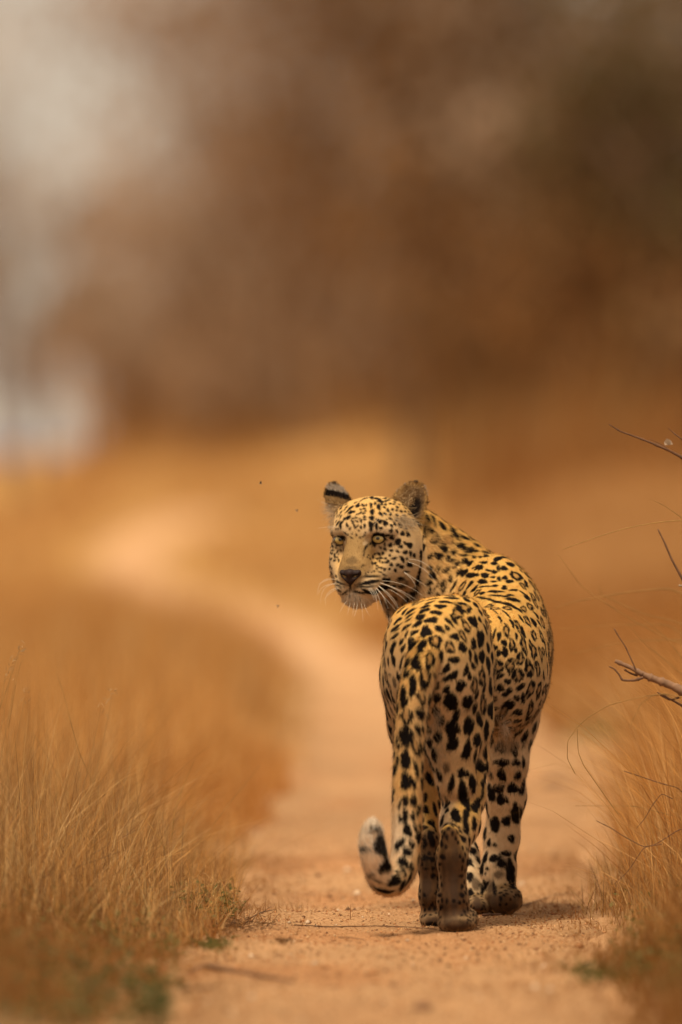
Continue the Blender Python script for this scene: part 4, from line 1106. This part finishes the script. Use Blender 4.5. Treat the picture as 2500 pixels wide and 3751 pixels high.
verge(9000, 24, 48, -1, 3.0, .15, .5, .007, 'dry_grass', 'soft golden field of grass left of the bend in the track', GOLD * 1.0, seg=3)
verge(6000, 19, 45, 1, 2.6, .12, .45, .006, 'dry_grass', 'soft golden grass behind the leopard on the right bank', GOLD * np.array((.80, .66, .5)), seg=3)
verge(13000, 13.2, 16.5, 1, .75, .05, .36, .0018, 'dry_grass', 'dry grass tangled round the bare twigs on the right verge', MIXED * .9, off=.03, lean=.5)
verge(9000, 11.2, 13.3, 1, .6, .04, .20, .0025, 'dry_grass', 'brown grass, its colour darkened for lens falloff, out of focus at the bottom right corner', GOLD * np.array((.50, .42, .32)), off=.02, lean=.6)  # corner light falloff put into the grass colour
verge(5000, 16.5, 19.5, 1, 1.0, .06, .3, .003, 'dry_grass', 'blurred tufts at the right edge behind the sharp twigs', GOLD * .85, off=.05)
# far meadow in wide bands
for y0, y1, n, wd, hh, lab in ((45, 90, 7000, .02, .5, 'pale gold meadow on the slope either side of the far bend'), (90, 175, 7000, .04, .7, 'hazy golden meadow below the far trees')):
    y = rng.uniform(y0, y1, n); x = rng.uniform(-.062, .062, n) * y
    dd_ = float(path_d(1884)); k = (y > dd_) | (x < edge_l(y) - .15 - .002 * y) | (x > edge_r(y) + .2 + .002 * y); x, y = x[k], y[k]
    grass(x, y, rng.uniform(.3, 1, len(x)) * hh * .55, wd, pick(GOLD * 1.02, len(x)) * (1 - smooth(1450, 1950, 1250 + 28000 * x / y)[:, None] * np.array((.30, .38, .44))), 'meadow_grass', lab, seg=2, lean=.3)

# tall seeding grass along the crest: heights run out gradually, so the meadow has no hard upper line
for y0, y1, x0_, x1_, n, hm, lab in ((150, 200, -.040, .06, 5200, .62, 'tall ragged grass along the crest in front of the far trees'), (84, 118, .012, .062, 5200, .42, 'tall ragged brown grass on top of the right bank')):
    y = rng.uniform(y0, y1, n); x = rng.uniform(x0_, x1_, n) * y
    h = np.clip(rng.exponential(hm, n), .2, 3.2) * smooth(-.045, -.022, x / y)
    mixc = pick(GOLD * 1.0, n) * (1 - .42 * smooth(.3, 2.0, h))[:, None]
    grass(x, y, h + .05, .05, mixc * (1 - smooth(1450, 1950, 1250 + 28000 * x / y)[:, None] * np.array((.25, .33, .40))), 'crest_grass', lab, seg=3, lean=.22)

# green ground cover: small leaves close to the soil
def leaves(n, y0, y1, side, wide, name, label, size, pal, hz=.05, off=0.):
    x, y, d = clumped(n, y0, y1, side, wide, clump=.03, off=off)
    z = terrain(x, y) + np.abs(rng.normal(0, hz * .5, n)) + .003
    a = rng.uniform(0, 6.283, n); e = rng.uniform(-.4, .9, n)
    L = size * rng.uniform(.6, 1.3, n)
    d1 = np.stack([np.cos(a) * np.cos(e), np.sin(a) * np.cos(e), np.sin(e)], 1) * L[:, None]
    d2 = np.stack([-np.sin(a), np.cos(a), 0 * a + rng.normal(0, .3, n)], 1) * L[:, None] * .32
    p = np.stack([x, y, z], 1)
    V = np.stack([p, p + d1 * .5 + d2, p + d1, p + d1 * .5 - d2], 1).reshape(-1, 3)
    Fq = np.arange(4 * n).reshape(n, 4)
    return obj_np(name, V, Fq, grass_m, None, False, np.repeat(pick(pal, n), 4, 0), label=label, category='ground cover', kind='stuff')
leaves(3000, 12.4, 14.7, -1, .45, 'ground_cover', 'low green weeds creeping along the left edge of the sand', .010, GREEN)
leaves(300, 14.2, 15.0, -1, .10, 'ground_cover', 'fresh green shoots at the foot of the nearest tall grass', .018, GREEN, hz=.035)
leaves(2600, 12.0, 14.6, 1, .4, 'ground_cover', 'dull green weeds among dry stems on the right edge of the sand', .014, GREEN * .9, off=.03)
leaves(1500, 11.2, 12.6, -1, .5, 'ground_cover', 'green weeds painted darker for the vignetted corner, blurred in the bottom left corner', .02, GREEN * .7)  # leaf green dimmed to paint the corner vignetting

# stray stems that stand or lie on the outer sand, thinning towards the middle of the track
for side, lab in ((-1, 'sparse short stems scattered on the sand along the left edge'), (1, 'sparse short stems scattered on the sand along the right edge')):
    n = 1500; y = rng.uniform(11.4, 17, n); d_ = rng.exponential(.05, n) * (1.0 if side < 0 else 1.7)
    x = edge_l(y) + d_ if side < 0 else edge_r(y) - d_
    grass(x, y, rng.uniform(.008, .035, n), .0017, pick(GOLD * np.array((.6, .5, .4)), n), 'low_grass', lab, seg=3, lean=1.2, z0=path_z(x, y) + .006)

verge(9000, 14.2, 18.5, 1, .75, .20, .62, .0024, 'tall_grass', 'tall straw grass leaning left over the right verge behind the bare twigs', GOLD * np.array((1.15, 1.08, .98)), off=.10, lean=.45, gust=(-.22, 0), taper=.5)
verge(5000, 12.6, 14.2, 1, .55, .06, .34, .0022, 'tall_grass', 'brown grass in front of the bare twigs on the right verge', GOLD * np.array((.76, .62, .46)), off=.10, lean=.5, gust=(-.15, 0), taper=.3)
verge(2600, 17.5, 22, -1, .25, .08, .34, .004, 'dry_grass', 'darker gold tufts on the left edge of the track beyond the tail', GOLD * np.array((.95, .8, .6)), off=.0, lean=.5)
# ------------------------------------------------------------------ single stems, twigs and things on the sand
wood_m = material('twig_bark', .8, attr=True, spec=.2)
def wood_col(v, base, seed):
    n = vnoise(v, 260, seed)[:, None] * .3 + vnoise(v * [1, 1, 1], 90, seed + 1)[:, None] * .25
    return np.array(base) * (1 + n)
def Z5(x, y): return 2000 + x * .5102, 1500 + y * .5102
def Z7(x, y): return 1700 + x * .5102, 2600 + y * .5102
def twig_pts(pts, conv, d, dd=0.0):
    P = [np.array(conv(*p)) for p in pts]
    Q = []
    for i, p in enumerate(P):
        Q.append(W(p[0], p[1], d + dd * i))
    Q = np.array(Q)
    # smooth resample with small kinks
    t = np.linspace(0, len(Q) - 1, (len(Q) - 1) * 5 + 1)
    R_ = np.stack([np.interp(t, np.arange(len(Q)), Q[:, k]) for k in range(3)], 1)
    R2 = R_.copy(); R2[1:-1] = R_[1:-1] * .5 + (R_[:-2] + R_[2:]) * .25
    return R2
def branch(parent, pts, conv, d, r0, r1, col=(.15, .075, .04), dd=0., name='branch', nodes=True, mat=None, seg=7):
    q = twig_pts(pts, conv, d, dd)
    n = len(q); rr = np.linspace(r0, r1, n) * mm
    if nodes:
        rr = rr * (1 + .35 * (np.sin(np.arange(n) * 2.4 + len(pts)) > .93) + rng.normal(0, .06, n))
    v, f = tube_arrays(q, rr, seg)
    k = len(v); v = np.vstack([v, q[-1], q[0]])
    m_ = n - 1
    caps = [(m_ * seg + j, m_ * seg + (j + 1) % seg, k, k) for j in range(seg)]
    f = np.vstack([f, np.array(caps)])
    me_v = v - np.array(parent.location) if parent is not None else v
    return obj_np(name, me_v, f[:, :4] if True else f, mat or wood_m, parent, True, wood_col(v, col, 71))
def tube_thing(pts, conv, d, r0, r1, name, label, cat, col, group=None, dd=0., nodes=False, mat=None):
    q = twig_pts(pts, conv, d, dd)
    v, f = tube_arrays(q, np.linspace(r0, r1, len(q)) * mm, 5)
    o = obj_np(name, v, f, mat or grass_m, None, True, wood_col(v, col, 77), label=label, category=cat)
    if group: o['group'] = group
    return o

shrub = empty('dry_shrub', (W(2700, 1814, 14.15) * [1, 1, 0]), label='leafless brown shrub whose broken branches reach in from the right edge', category='shrub')
off = 1180
branch(shrub, [(1500, 2420), (1250, 2200), (1050, 2060), (930, 1995), (850, 1962), (760, 1930), (700, 1905), (650, 1880)], Z5, 14.12, 9.5, 5.2, col=(.25, .14, .08))
branch(shrub, [(690, 1900), (620, 1858), (560, 1832), (497, 1806)], Z5, 14.115, 4.8, 3.4, col=(.25, .14, .08))
branch(shrub, [(700, 1925), (640, 1944), (590, 1946), (548, 1943), (528, 1905), (492, 1862), (455, 1845)], Z5, 14.10, 2.8, 1.2)
branch(shrub, [(660, 1912), (610, 1895), (565, 1868)], Z5, 14.12, 2.2, 1.6)
branch(shrub, [(645, 1862), (612, 1790), (572, 1702), (530, 1640), (490, 1572)], Z5, 14.11, 1.3, 1.0)
branch(shrub, [(1300, 2420), (1100, 2200), (980, 2128), (900, 2082), (800, 2030)], Z5, 14.14, 4.0, 1.3)
branch(shrub, [(960, 2068), (890, 2088), (820, 2052)], Z5, 14.13, 2.0, .9)
branch(shrub, [(1500, 2420), (1500, 1500), (1280, 700), (1100, 420), (980, 345), (870, 287), (750, 236), (650, 198), (530, 155), (455, 106)], Z5, 14.10, 4.5, .95)
branch(shrub, [(870, 274), (810, 240), (748, 214)], Z5, 14.10, .7, .5)
branch(shrub, [(1500, 1400), (1200, 500), (1050, 280), (980, 216), (920, 170), (880, 133)], Z5, 14.13, 2.4, .55)
branch(shrub, [(1500, 2300), (1250, 1800), (1060, 1400), (980, 1216), (905, 1080), (850, 950), (805, 860)], Z5, 14.12, 3.5, 1.2)
branch(shrub, [(1100, 1290), (1020, 1268), (955, 1264)], Z5, 14.08, 1.9, 1.6, col=(.30, .22, .15))
branch(shrub, [(1420, 965), (1290, 985), (1150, 910), (1050, 845), (950, 796)], Z7, 14.10, .9, .7)
branch(shrub, [(1700, 900), (1560, 850), (1380, 965), (1290, 990), (1180, 1160), (1080, 1250)], Z7, 14.16, 1.0, .5)
branch(shrub, [(1500, 640), (1420, 600), (1350, 690), (1300, 780), (1240, 850)], Z7, 14.25, .9, .5)
branch(shrub, [(1660, 700), (1540, 560), (1420, 530), (1300, 490), (1150, 440)], Z7, 14.5, 1.2, .8)
# shrivelled leaf on the top branch
lp = W(*Z5(877, 255), 14.09)
lv = np.array([(0, 0, 0), (-.007, .002, .006), (-.002, -.003, .012), (.006, .002, .008), (.009, 0, .001), (.001, .004, .004), (-.006, -.001, .0)]) + lp
lf = np.array([(0, 1, 2, 2), (0, 2, 3, 3), (0, 3, 4, 4), (0, 5, 1, 6)])
obj_np('leaf', lv - np.array(shrub.location), lf, grass_m, shrub, False, np.tile((.55, .42, .30), (7, 1)), label='pale shrivelled leaf near the end of the top branch')

# long dry stalks crossing the right edge and rising from the left grass
ST = (.44, .26, .09)
def st(pts, conv, d, label, r0=.9, r1=.35, col=ST, dd=0.):
    tube_thing(pts, conv, d, r0, r1, 'grass_stalk', label, 'grass stalk', col, group='single dry grass stalks', dd=dd)
st([(1500, 2400), (1350, 1300), (1180, 850), (980, 794), (800, 810), (580, 850), (350, 920), (125, 1002)], Z5, 14.12, 'long golden stalk arching in from the right above the twigs', 1.2, .5, (.55, .34, .12))
st([(1300, 2400), (1100, 2110), (980, 2065), (850, 2040), (700, 2060), (450, 2122), (300, 2212), (215, 2292)], Z5, 14.03, 'drooping stalk that bends left below the broken branch', 1.0, .7)
st([(1000, 2110), (850, 2042), (760, 2058), (685, 2110), (640, 2200), (600, 2290)], Z5, 14.08, 'curled stalk hanging just under the fork of the broken branch', .8, .5)
st([(1200, 2100), (980, 1900), (830, 1776), (700, 1670), (640, 1600), (590, 1530)], Z5, 14.16, 'thin straight stalk slanting above the broken branch', .7, .35)
st([(1200, 1990), (980, 1790), (870, 1640), (700, 1500), (600, 1430)], Z5, 14.3, 'faint stalk leaning left between the two upper twigs', .7, .3)
st([(1300, 1900), (980, 1530), (700, 1470), (400, 1330), (380, 1255)], Z5, 14.9, 'soft stalk out of focus left of the lower twigs', 1.3, .5)
st([(1300, 1500), (900, 1280), (600, 1310), (200, 1380), (60, 1430)], Z5, 15.1, 'soft pale stalk bowing far left beside the leopard flank', 1.5, .6)
st([(1300, 1900), (900, 1540), (500, 1545), (100, 1575)], Z5, 15.2, 'second soft stalk lying almost level beside the leopard flank', 1.3, .5)
st([(1300, 1750), (980, 1650), (600, 1660), (180, 1755)], Z5, 15.0, 'lowest of the three soft level stalks beside the leopard flank', 1.3, .5)
st([(980, 780), (870, 700), (770, 650)], Z5, 14.5, 'short amber stalk tip at the right edge above the arching stalk', .8, .4)
st([(1200, 1500), (600, 900), (300, 1330), (90, 1040)][:1] + [(980, 1700), (600, 1500), (260, 1280), (95, 1045)], Z5, 14.7, 'long soft stalk rising left towards the leopard shoulder', 1.0, .4)
st([(1110, 750), (980, 570), (860, 400), (820, 300), (815, 140)], Z7, 14.25, 'bent stalk hanging over the sand right of the fore leg', 1.0, .6)
st([(800, 460), (742, 350), (745, 220), (812, 132)], Z7, 14.22, 'hooked stalk tip beside the bent stalk right of the fore leg', .9, .5)
st([(1500, 760), (1230, 690), (980, 690), (800, 690)], Z7, 14.4, 'straight faint straw lying level over the right sand', .6, .4)
def ZL(x, y): return x * .7653, 2350 + y * .7653
st([(430, 950), (380, 850), (290, 660), (215, 530), (155, 430)], ZL, 14.15, 'tall slanting stalk left of the middle in the left grass', .9, .4)
st([(520, 960), (490, 780), (430, 640), (375, 520), (300, 230), (270, 150)], ZL, 14.2, 'tallest bowed stalk in the left grass, its tip clear of the rest', .9, .35)
st([(800, 1000), (700, 850), (600, 700), (545, 610), (500, 570)], ZL, 14.1, 'golden stalk leaning left in the middle of the left grass', .9, .4, (.55, .32, .1))
st([(820, 960), (840, 800), (880, 690), (935, 560)], ZL, 14.3, 'upright golden stalk at the right part of the left grass', .9, .4, (.55, .32, .1))
st([(900, 1250), (930, 1000), (1020, 880), (1110, 760), (1245, 595)], ZL, 14.25, 'long arching stalk reaching right over the edge of the sand', .8, .35)
st([(160, 920), (250, 770), (330, 640), (400, 575)], ZL, 14.0, 'stalk crossing to the right at the far left of the grass', .8, .4)
st([(0, 320), (40, 210), (70, 120), (95, 35)], ZL, 14.5, 'stalk with a feathery seed head at the left edge of the photo', .7, .3)
st([(40, 420), (75, 210), (100, 100), (150, 60)], ZL, 14.55, 'thin seed stalk beside the feathery one at the left edge', .7, .3)
st([(230, 1190), (400, 1160), (560, 1150), (760, 1155)], ZL, 14.0, 'pale straw lying level across the foot of the left grass', .8, .5)
st([(200, 1130), (370, 1080), (480, 1040), (575, 1005)], ZL, 13.95, 'brown stem rising right across the foot of the left grass', 1.0, .7, (.2, .11, .05))
# seed heads on their thread-thin stems
for (sx, sy, n_, lab) in ((95, 40, 12, 'topmost of the feathery seed heads at the left edge of the grass'), (60, 110, 10, 'feathery seed head just below the topmost one at the left edge'),
                     (120, 270, 8, 'low seed head left of the tall bowed stalk'), (540, 245, 7, 'pale seed head apart from the others, right of the tall bowed stalk'),
                     (485, 312, 6, 'small seed head below the pale one right of the bowed stalk'), (30, 150, 8, 'seed head cut by the left edge of the photo')):
    top = W(*ZL(sx, sy), 14.5)
    R_ = top + rng.normal(0, .005, (n_, 3)) * [1, 1, 2]; D_ = np.tile([.5, 0, .6], (n_, 1)) + rng.normal(0, .3, (n_, 3))
    v, f, c = strands(R_, D_, np.full(n_, .012), .0015, np.tile((.50, .33, .16), (n_, 1)), droop=(0, 0, -.2))
    q = bez(np.array([top[0] - .10, 14.5, 0.]), np.array([top[0] - .03, 14.5, top[2] * .6]), top, 10)
    v2, f2 = tube_arrays(q, np.linspace(.0007, .0003, 10), 4)
    o_ = obj_np('grass_seed_head', np.vstack([v, v2]), np.vstack([f, f2 + len(v)]), grass_m, None, False, np.vstack([c, np.tile((.42, .26, .1), (len(v2), 1))]), label=lab, category='seed head', group='seed heads over the left grass', kind='stuff')
    del o_['kind']

def on_path(px, py):
    d = CAM_H * 28000 / (py - 1814); p = W(px, py, d); return np.array([p[0], d, float(path_z(np.array([p[0]]), np.array([d]))[0])])
def stick(points, r0, r1, label, col=(.17, .095, .05), name='stick', cat='stick', lift=.002):
    P = np.array([on_path(*q) + [0, 0, r0 * mm * .6 + lift] for q in points])
    t = np.linspace(0, len(P) - 1, (len(P) - 1) * 5 + 1)
    q = np.stack([np.interp(t, np.arange(len(P)), P[:, k]) for k in range(3)], 1)
    v, f = tube_arrays(q, np.linspace(r0, r1, len(q)) * mm * rng.uniform(.85, 1.15, len(q)), 6)
    obj_np(name, v, f, wood_m, None, True, wood_col(v, col, 81), label=label, category=cat)
stick([(1080, 3402), (1200, 3393), (1380, 3390), (1500, 3400), (1600, 3408)], 1.4, .8, 'long thin straw lying across the track up to the hind paw')
stick([(900, 3378), (960, 3362), (1012, 3350)], 1.4, .9, 'short brown stick on sand at the edge of the left verge')
stick([(1770, 3363), (1800, 3366), (1835, 3360)], 2.4, 2.0, 'stub of dark twig between the hind and fore paws', (.12, .06, .035))
stick([(1900, 3320), (1960, 3306), (2040, 3280), (2100, 3262)], 1.6, 1.0, 'thin dark twig on sand right of the fore paw')
stick([(480, 3540), (640, 3560), (760, 3556), (860, 3574), (1075, 3598)], 7, 2.5, 'blurred fallen branch reaching from the bottom left weeds onto the sand', (.16, .085, .045), name='fallen_branch', cat='branch')
stick([(560, 3612), (680, 3622), (790, 3628)], 5, 2, 'smaller blurred branch below the fallen one', (.18, .1, .05), name='fallen_branch', cat='branch')
stick([(1240, 3440), (1290, 3436), (1340, 3441)], .9, .6, 'faint short straw on the sand in front of the hind paws')

def clod(px, py, sx, sy, sz, col, name, label, cat, seed):
    c = on_path(px, py)
    V, F_ = uv_sphere(None, 1, 18, 12)
    V = V * (1 + .28 * vnoise(V * 1.0, 2.3, seed)[:, None] + .12 * vnoise(V, 6, seed + 3)[:, None])
    P = V * [sx, sy, sz] + c + [0, 0, sz * .45]
    obj_np(name, P, F_, wood_m, None, True, wood_col(P, col, seed), label=label, category=cat)
clod(2035, 2862, .036, .05, .014, (.17, .085, .045), 'dirt_clod', 'dark flat clod on the sand beyond the fore leg, out of focus', 'clod', 91)
clod(2160, 3528, .018, .03, .009, (.08, .04, .022), 'dirt_clod', 'dark lump on the lower right of the sand, out of focus', 'clod', 92)
clod(1545, 3690, .015, .03, .007, (.22, .11, .055), 'dirt_clod', 'small brown lump near the bottom middle of the track', 'clod', 93)
clod(930, 3052, .02, .04, .011, (.20, .10, .05), 'dirt_clod', 'small brown clod beside the left grass beyond the leopard tail', 'clod', 94)
clod(2150, 3340, .007, .012, .005, (.3, .17, .1), 'pebble', 'brown stone at the right verge level with the paws', 'stone', 96)

def litter(px, py, sx, sy, n, name, label, cat, pal, L, up=.35, width=.0016):
    c = on_path(px, py)
    R_ = c + np.stack([rng.normal(0, sx, n), rng.normal(0, sy, n), np.abs(rng.normal(0, .004, n))], 1)
    D_ = np.stack([rng.normal(0, 1, n), rng.normal(0, 1, n), np.abs(rng.normal(0, up, n))], 1)
    v, f, cc = strands(R_, D_, rng.uniform(.4, 1.2, n) * L, width, pick(pal, n), droop=(0, 0, -.1))
    v[:, 2] = np.maximum(v[:, 2], c[2] + .001)
    obj_np(name, v, f, grass_m, None, False, cc, label=label, category=cat, kind='stuff')
litter(860, 3408, .036, .11, 420, 'litter_heap', 'low heap of dark shredded plant litter on the sand by the left verge', 'litter', np.array([(.16, .085, .035), (.22, .12, .05), (.10, .055, .03)]), .02)
litter(1045, 3464, .010, .04, 120, 'litter_scrap', 'small dark scrap of litter on the sand below the litter heap', 'litter', np.array([(.16, .085, .035), (.12, .065, .03)]), .011)
litter(775, 3472, .019, .08, 160, 'green_sprig', 'small green sprig flat on the sand in front of the left grass', 'plant', GREEN, .022, width=.003)
litter(795, 3372, .015, .05, 110, 'green_sprig', 'small green weed between the litter heap and the grass', 'plant', GREEN, .025, up=.8, width=.003)
litter(2240, 2700, .06, .3, 260, 'green_plant', 'low green plant blurred on the right bank beyond the fore leg', 'plant', GREEN * 1.2, .07, up=1, width=.010)
litter(2190, 3590, .03, .1, 90, 'green_plant', 'dull green weed blurred at the lower right of the sand', 'plant', GREEN * .8, .03, up=.8, width=.005)

# flies in the air
fly_m = material('fly', .5, (.02, .012, .01))
for px, py, ang in ((956, 1767, 80), (1021, 2219, 20), (1090, 1868, 40)):
    r_ = empty('fly', W(px, py, 14.2), label={956: 'tiny dark fly in the air left of the leopard ears', 1021: 'tiny dark fly in the air left of the leopard chin', 1090: 'tiny dark fly between the other two, nearest the ear'}[px], category='fly', group='flies in the air')
    V, F_ = uv_sphere(None, 1, 10, 8)
    a = R(ang); ax = np.array([math.cos(a), 0, math.sin(a)]); sx_ = np.array([-math.sin(a), 0, math.cos(a)])
    B_ = V[:, :1] * ax * .0030 + V[:, 1:2] * np.array([0, 1, 0]) * .0013 + V[:, 2:] * sx_ * .0013
    obj_np('body', B_ * (.6 if px != 956 else 1), F_, fly_m, r_)
    wv = np.array([(0, 0, 0), ax * -.002 + sx_ * .003, ax * -.004 + sx_ * .002, (0, 0, 0), ax * -.002 - sx_ * .003, ax * -.004 - sx_ * .002], float)
    obj_np('wing', wv, np.array([(0, 1, 2), (3, 4, 5)]), grass_m, r_, False, np.tile((.3, .25, .2), (6, 1)))

# ------------------------------------------------------------------ trees beyond the meadow
bark_m = material('bark', .9, attr=True, spec=.1)
leaf_m = grass_m
def tree(px, d, height, crad, cz, label, cols, n_leaf, tw, leaf=.16, squash=1.0, thick=.14, lean=0.):
    if d < 100:
        d2 = 98 + (d - 60) * .35; q_ = d2 / d; d = d2; height *= q_; crad *= q_; cz *= q_; leaf *= q_; thick *= q_
    if d >= 118:
        d *= 1.2; height *= 1.2; crad *= 1.2; cz *= 1.2; leaf *= 1.2; thick *= 1.2
    x = (px - 1250) * d / 28000
    z0 = float(terrain(np.array([x]), np.array([d]))[0])
    r_ = empty('tree', (x, d, z0), label=label, category='tree', group='trees beyond the meadow')
    V = []; F_ = []; o = 0; tips = []
    def limb(a, b, r0, r1, bend=.12):
        nonlocal o
        L = np.linalg.norm(b - a)
        m_ = (a + b) / 2 + rng.normal(0, bend, 3) * L * .5
        q = bez(a, m_, b, 6)
        v, f = tube_arrays(q, np.linspace(r0, r1, 6), 6)
        V.append(v); F_.append(f + o); o += len(v)
        return q
    top = np.array([lean, 0, height * .5])
    trunk = limb(np.array([0, 0, -.1]), top, thick, thick * .6)
    v0, f0 = V.pop(), F_.pop(); o = 0
    obj_np('trunk', v0, f0, bark_m, r_, True, wood_col(v0, (.22, .145, .09), 5))
    for i in range(11):
        a = trunk[min(5, 2 + i % 4)]
        ph = rng.uniform(0, 6.283); el = rng.uniform(-.1, 1.2)
        b = np.array([math.cos(ph) * math.cos(el), math.sin(ph) * math.cos(el), math.sin(el)]) * crad * rng.uniform(.7, 1.1) * [1, 1, squash] + [lean, 0, cz]
        q = limb(a, b, thick * .42, thick * .1)
        for j in range(4):
            s_ = q[2 + j % 4]; e = s_ + rng.normal(0, 1, 3) * crad * .38
            w_ = limb(s_, e, thick * .12, thick * .03)
            tips += [w_[3], w_[5], w_[4]]
    v1 = np.concatenate(V); f1 = np.concatenate(F_)
    obj_np('limbs', v1, f1, bark_m, r_, True, wood_col(v1, (.20, .13, .085), 6), kind='stuff')
    # crown: twigs and leaf clumps round the limb tips
    tips = np.array(tips)
    k = rng.integers(0, len(tips), n_leaf)
    p = tips[k] + rng.normal(0, crad * .16, (n_leaf, 3)) * [1, 1, .8]
    a1 = rng.normal(0, 1, (n_leaf, 3)); a1 /= np.linalg.norm(a1, axis=1)[:, None]
    a2 = np.cross(a1, rng.normal(0, 1, (n_leaf, 3))); a2 /= np.linalg.norm(a2, axis=1)[:, None]
    L = leaf * rng.uniform(.5, 1.4, n_leaf)[:, None]
    Vl = np.stack([p - a1 * L * .5, p + a2 * L * .28, p + a1 * L * .5, p - a2 * L * .28], 1).reshape(-1, 3)
    cl = np.array(cols)
    cc = cl[(k * 7) % len(cl)] * rng.uniform(.7, 1.3, n_leaf)[:, None]
    obj_np('crown', Vl, np.arange(4 * n_leaf).reshape(-1, 4), leaf_m, r_, False, np.repeat(cc, 4, 0), kind='stuff')
BR = [(.26, .145, .066), (.21, .115, .05), (.30, .17, .08), (.18, .105, .046)]
GY = [(.42, .31, .22), (.36, .26, .18), (.47, .35, .25)]
MB = [(.40, .275, .18), (.35, .235, .15), (.45, .31, .21)]
DK = [(.15, .078, .034), (.12, .064, .028), (.18, .095, .04)]  # brown leaves, darkened so the colour carries the top corner's vignetting
LB = [(.56, .35, .17), (.50, .30, .13), (.47, .29, .14)]
OR = [(.42, .235, .10), (.34, .185, .075), (.30, .17, .07)]
GN = [(.10, .085, .025), (.13, .08, .03), (.16, .09, .035)]
tree(2330, 78, 7.4, 3.0, 4.9, 'tallest dark brown tree filling the top right corner, leaf colour deepened for vignetting', DK, 8000, 1, .17)
tree(1950, 92, 7.5, 3.1, 5.0, 'broad brown tree right of centre, its trunk a soft dark streak', BR + DK, 6200, 1, .18)
tree(2450, 60, 4.0, 1.6, 1.9, 'low greenish brown bush at the right edge below the tall tree', GN, 3200, 1, .12)
tree(2150, 66, 3.6, 1.35, 1.5, 'rusty brown bush in front of the broad brown tree', OR, 2600, 1, .11)
tree(1500, 108, 8.5, 3.4, 5.6, 'reddish brown tree above the leopard head', BR + MB, 4800, 1, .19)
tree(1750, 84, 4.4, 1.7, 2.3, 'rusty shrub behind the leopard shoulder on the slope', OR, 2400, 1, .12)
tree(1150, 124, 9.5, 3.6, 6.6, 'greyish brown tree at the upper middle with thin top branches', GY + MB, 3300, 1, .20)
tree(1000, 128, 6.0, 2.6, 3.4, 'brown tree left of the leopard ears at the end of the meadow', MB + GY, 3000, 1, .19)
tree(760, 135, 5.4, 2.0, 2.9, 'grey brown tree left of centre where the meadow meets the sky', GY + MB, 2200, 1, .19)
tree(960, 150, 10.5, 2.7, 7.6, 'thin bare tree rising against the pale sky left of centre', GY, 1500, 1, .19, thick=.16)
tree(430, 150, 5.0, 1.35, 2.6, 'small grey tree near the left edge below the bright gap', MB + GY, 1700, 1, .18)
tree(470, 140, 4.0, 1.3, 1.3, 'low brown bush at the left end of the tree line', MB, 1700, 1, .16)
tree(30, 165, 9.0, 1.2, 7.9, 'sparse tree at the left edge with a grey top', GY, 620, 1, .19, lean=-.3)
tree(130, 160, 5.2, 1.5, 4.1, 'olive grey bush at the left edge under the sparse tree', GY + GN, 1300, 1, .17)
tree(760, 150, 9.6, 2.0, 6.6, 'thin grey tree veiling the bright gap left of the thin bare tree', GY, 420, 1, .19, thick=.10)
tree(300, 160, 7.6, 1.5, 4.8, 'faint grey tree under the bright gap near the left edge', GY, 1200, 1, .19, thick=.08)
# brown undergrowth that closes the gap between the crowns and the meadow
for i, (px, d, h, cr, lab) in enumerate(((1180, 142, 2.0, 1.3, 'low warm brown scrub at the centre of the meadow edge'), (930, 143, 2.0, 1.3, 'low warm brown scrub left of the centre of the meadow edge'), (700, 144, 1.9, 1.2, 'low warm brown scrub where the meadow starts to fall away left'), (480, 146, 1.7, 1.0, 'leftmost low warm brown scrub on the meadow edge'), (2330, 74, 2.2, 1.35, 'orange brown bush low on the right bank'), (2020, 84, 2.3, 1.45, 'orange brown bush on the bank right of the leopard shoulder'), (2480, 62, 2.0, 1.1, 'nearest orange brown bush at the right edge of the bank'), (1700, 96, 2.4, 1.6, 'orange brown bush on the slope above the leopard back'),(2450, 104, 3.4, 1.9, 'brown thicket at the right edge behind the greenish bush'), (2150, 112, 3.4, 2.0, 'brown thicket under the broad brown tree'),
        (1850, 118, 3.6, 2.1, 'brown thicket behind the rusty shrub'), (1560, 126, 3.8, 2.1, 'brown thicket under the reddish tree above the head'),
        (1280, 134, 3.8, 2.2, 'brown thicket left of the reddish tree'), (1010, 142, 3.8, 2.2, 'brown thicket at the centre where the meadow ends'),
        (800, 146, 3.6, 2.1, 'grey brown thicket under the thin bare tree'), (660, 150, 3.2, 1.7, 'grey brown thicket near the left end of the tree line'),
        (1150, 150, 5.2, 2.3, 'taller brown thicket behind the centre'), (880, 155, 5.0, 2.3, 'taller grey thicket behind the thin bare tree'),
        (2480, 70, 6.2, 1.9, 'brown thorn tree leaning in at the right edge'), (1720, 130, 6.0, 2.6, 'brown tree behind the rusty shrub'))):
    tree(px, d, h, cr, h * .42, lab, LB if i < 4 else LB + OR if i < 8 else OR if i < 11 else MB + GY, (1300 if i < 8 else 2000), 1, .19, squash=.8, thick=.07)
# far blue-grey hills behind the left gap
hx = np.linspace(-260, 260, 60)
hv = []; 
for i, yy in enumerate((700, 760, 900)):
    hgt = (0, 8.0, 0)[i]
    for x in hx:
        hv.append((x, yy, 0.0 + hgt * (1 + .25 * math.sin(x * .03) + .12 * math.sin(x * .11 + 1)) * (.5 + .5 * math.exp(-((x + 55) / 120) ** 2))))
hf = [(i * 60 + j, i * 60 + j + 1, (i + 1) * 60 + j + 1, (i + 1) * 60 + j) for i in range(2) for j in range(59)]
hill_m = material('far_hill', 1.0, (.17, .155, .235), spec=0)
obj_np('hills', np.array(hv), np.array(hf), hill_m, None, True, kind='structure')
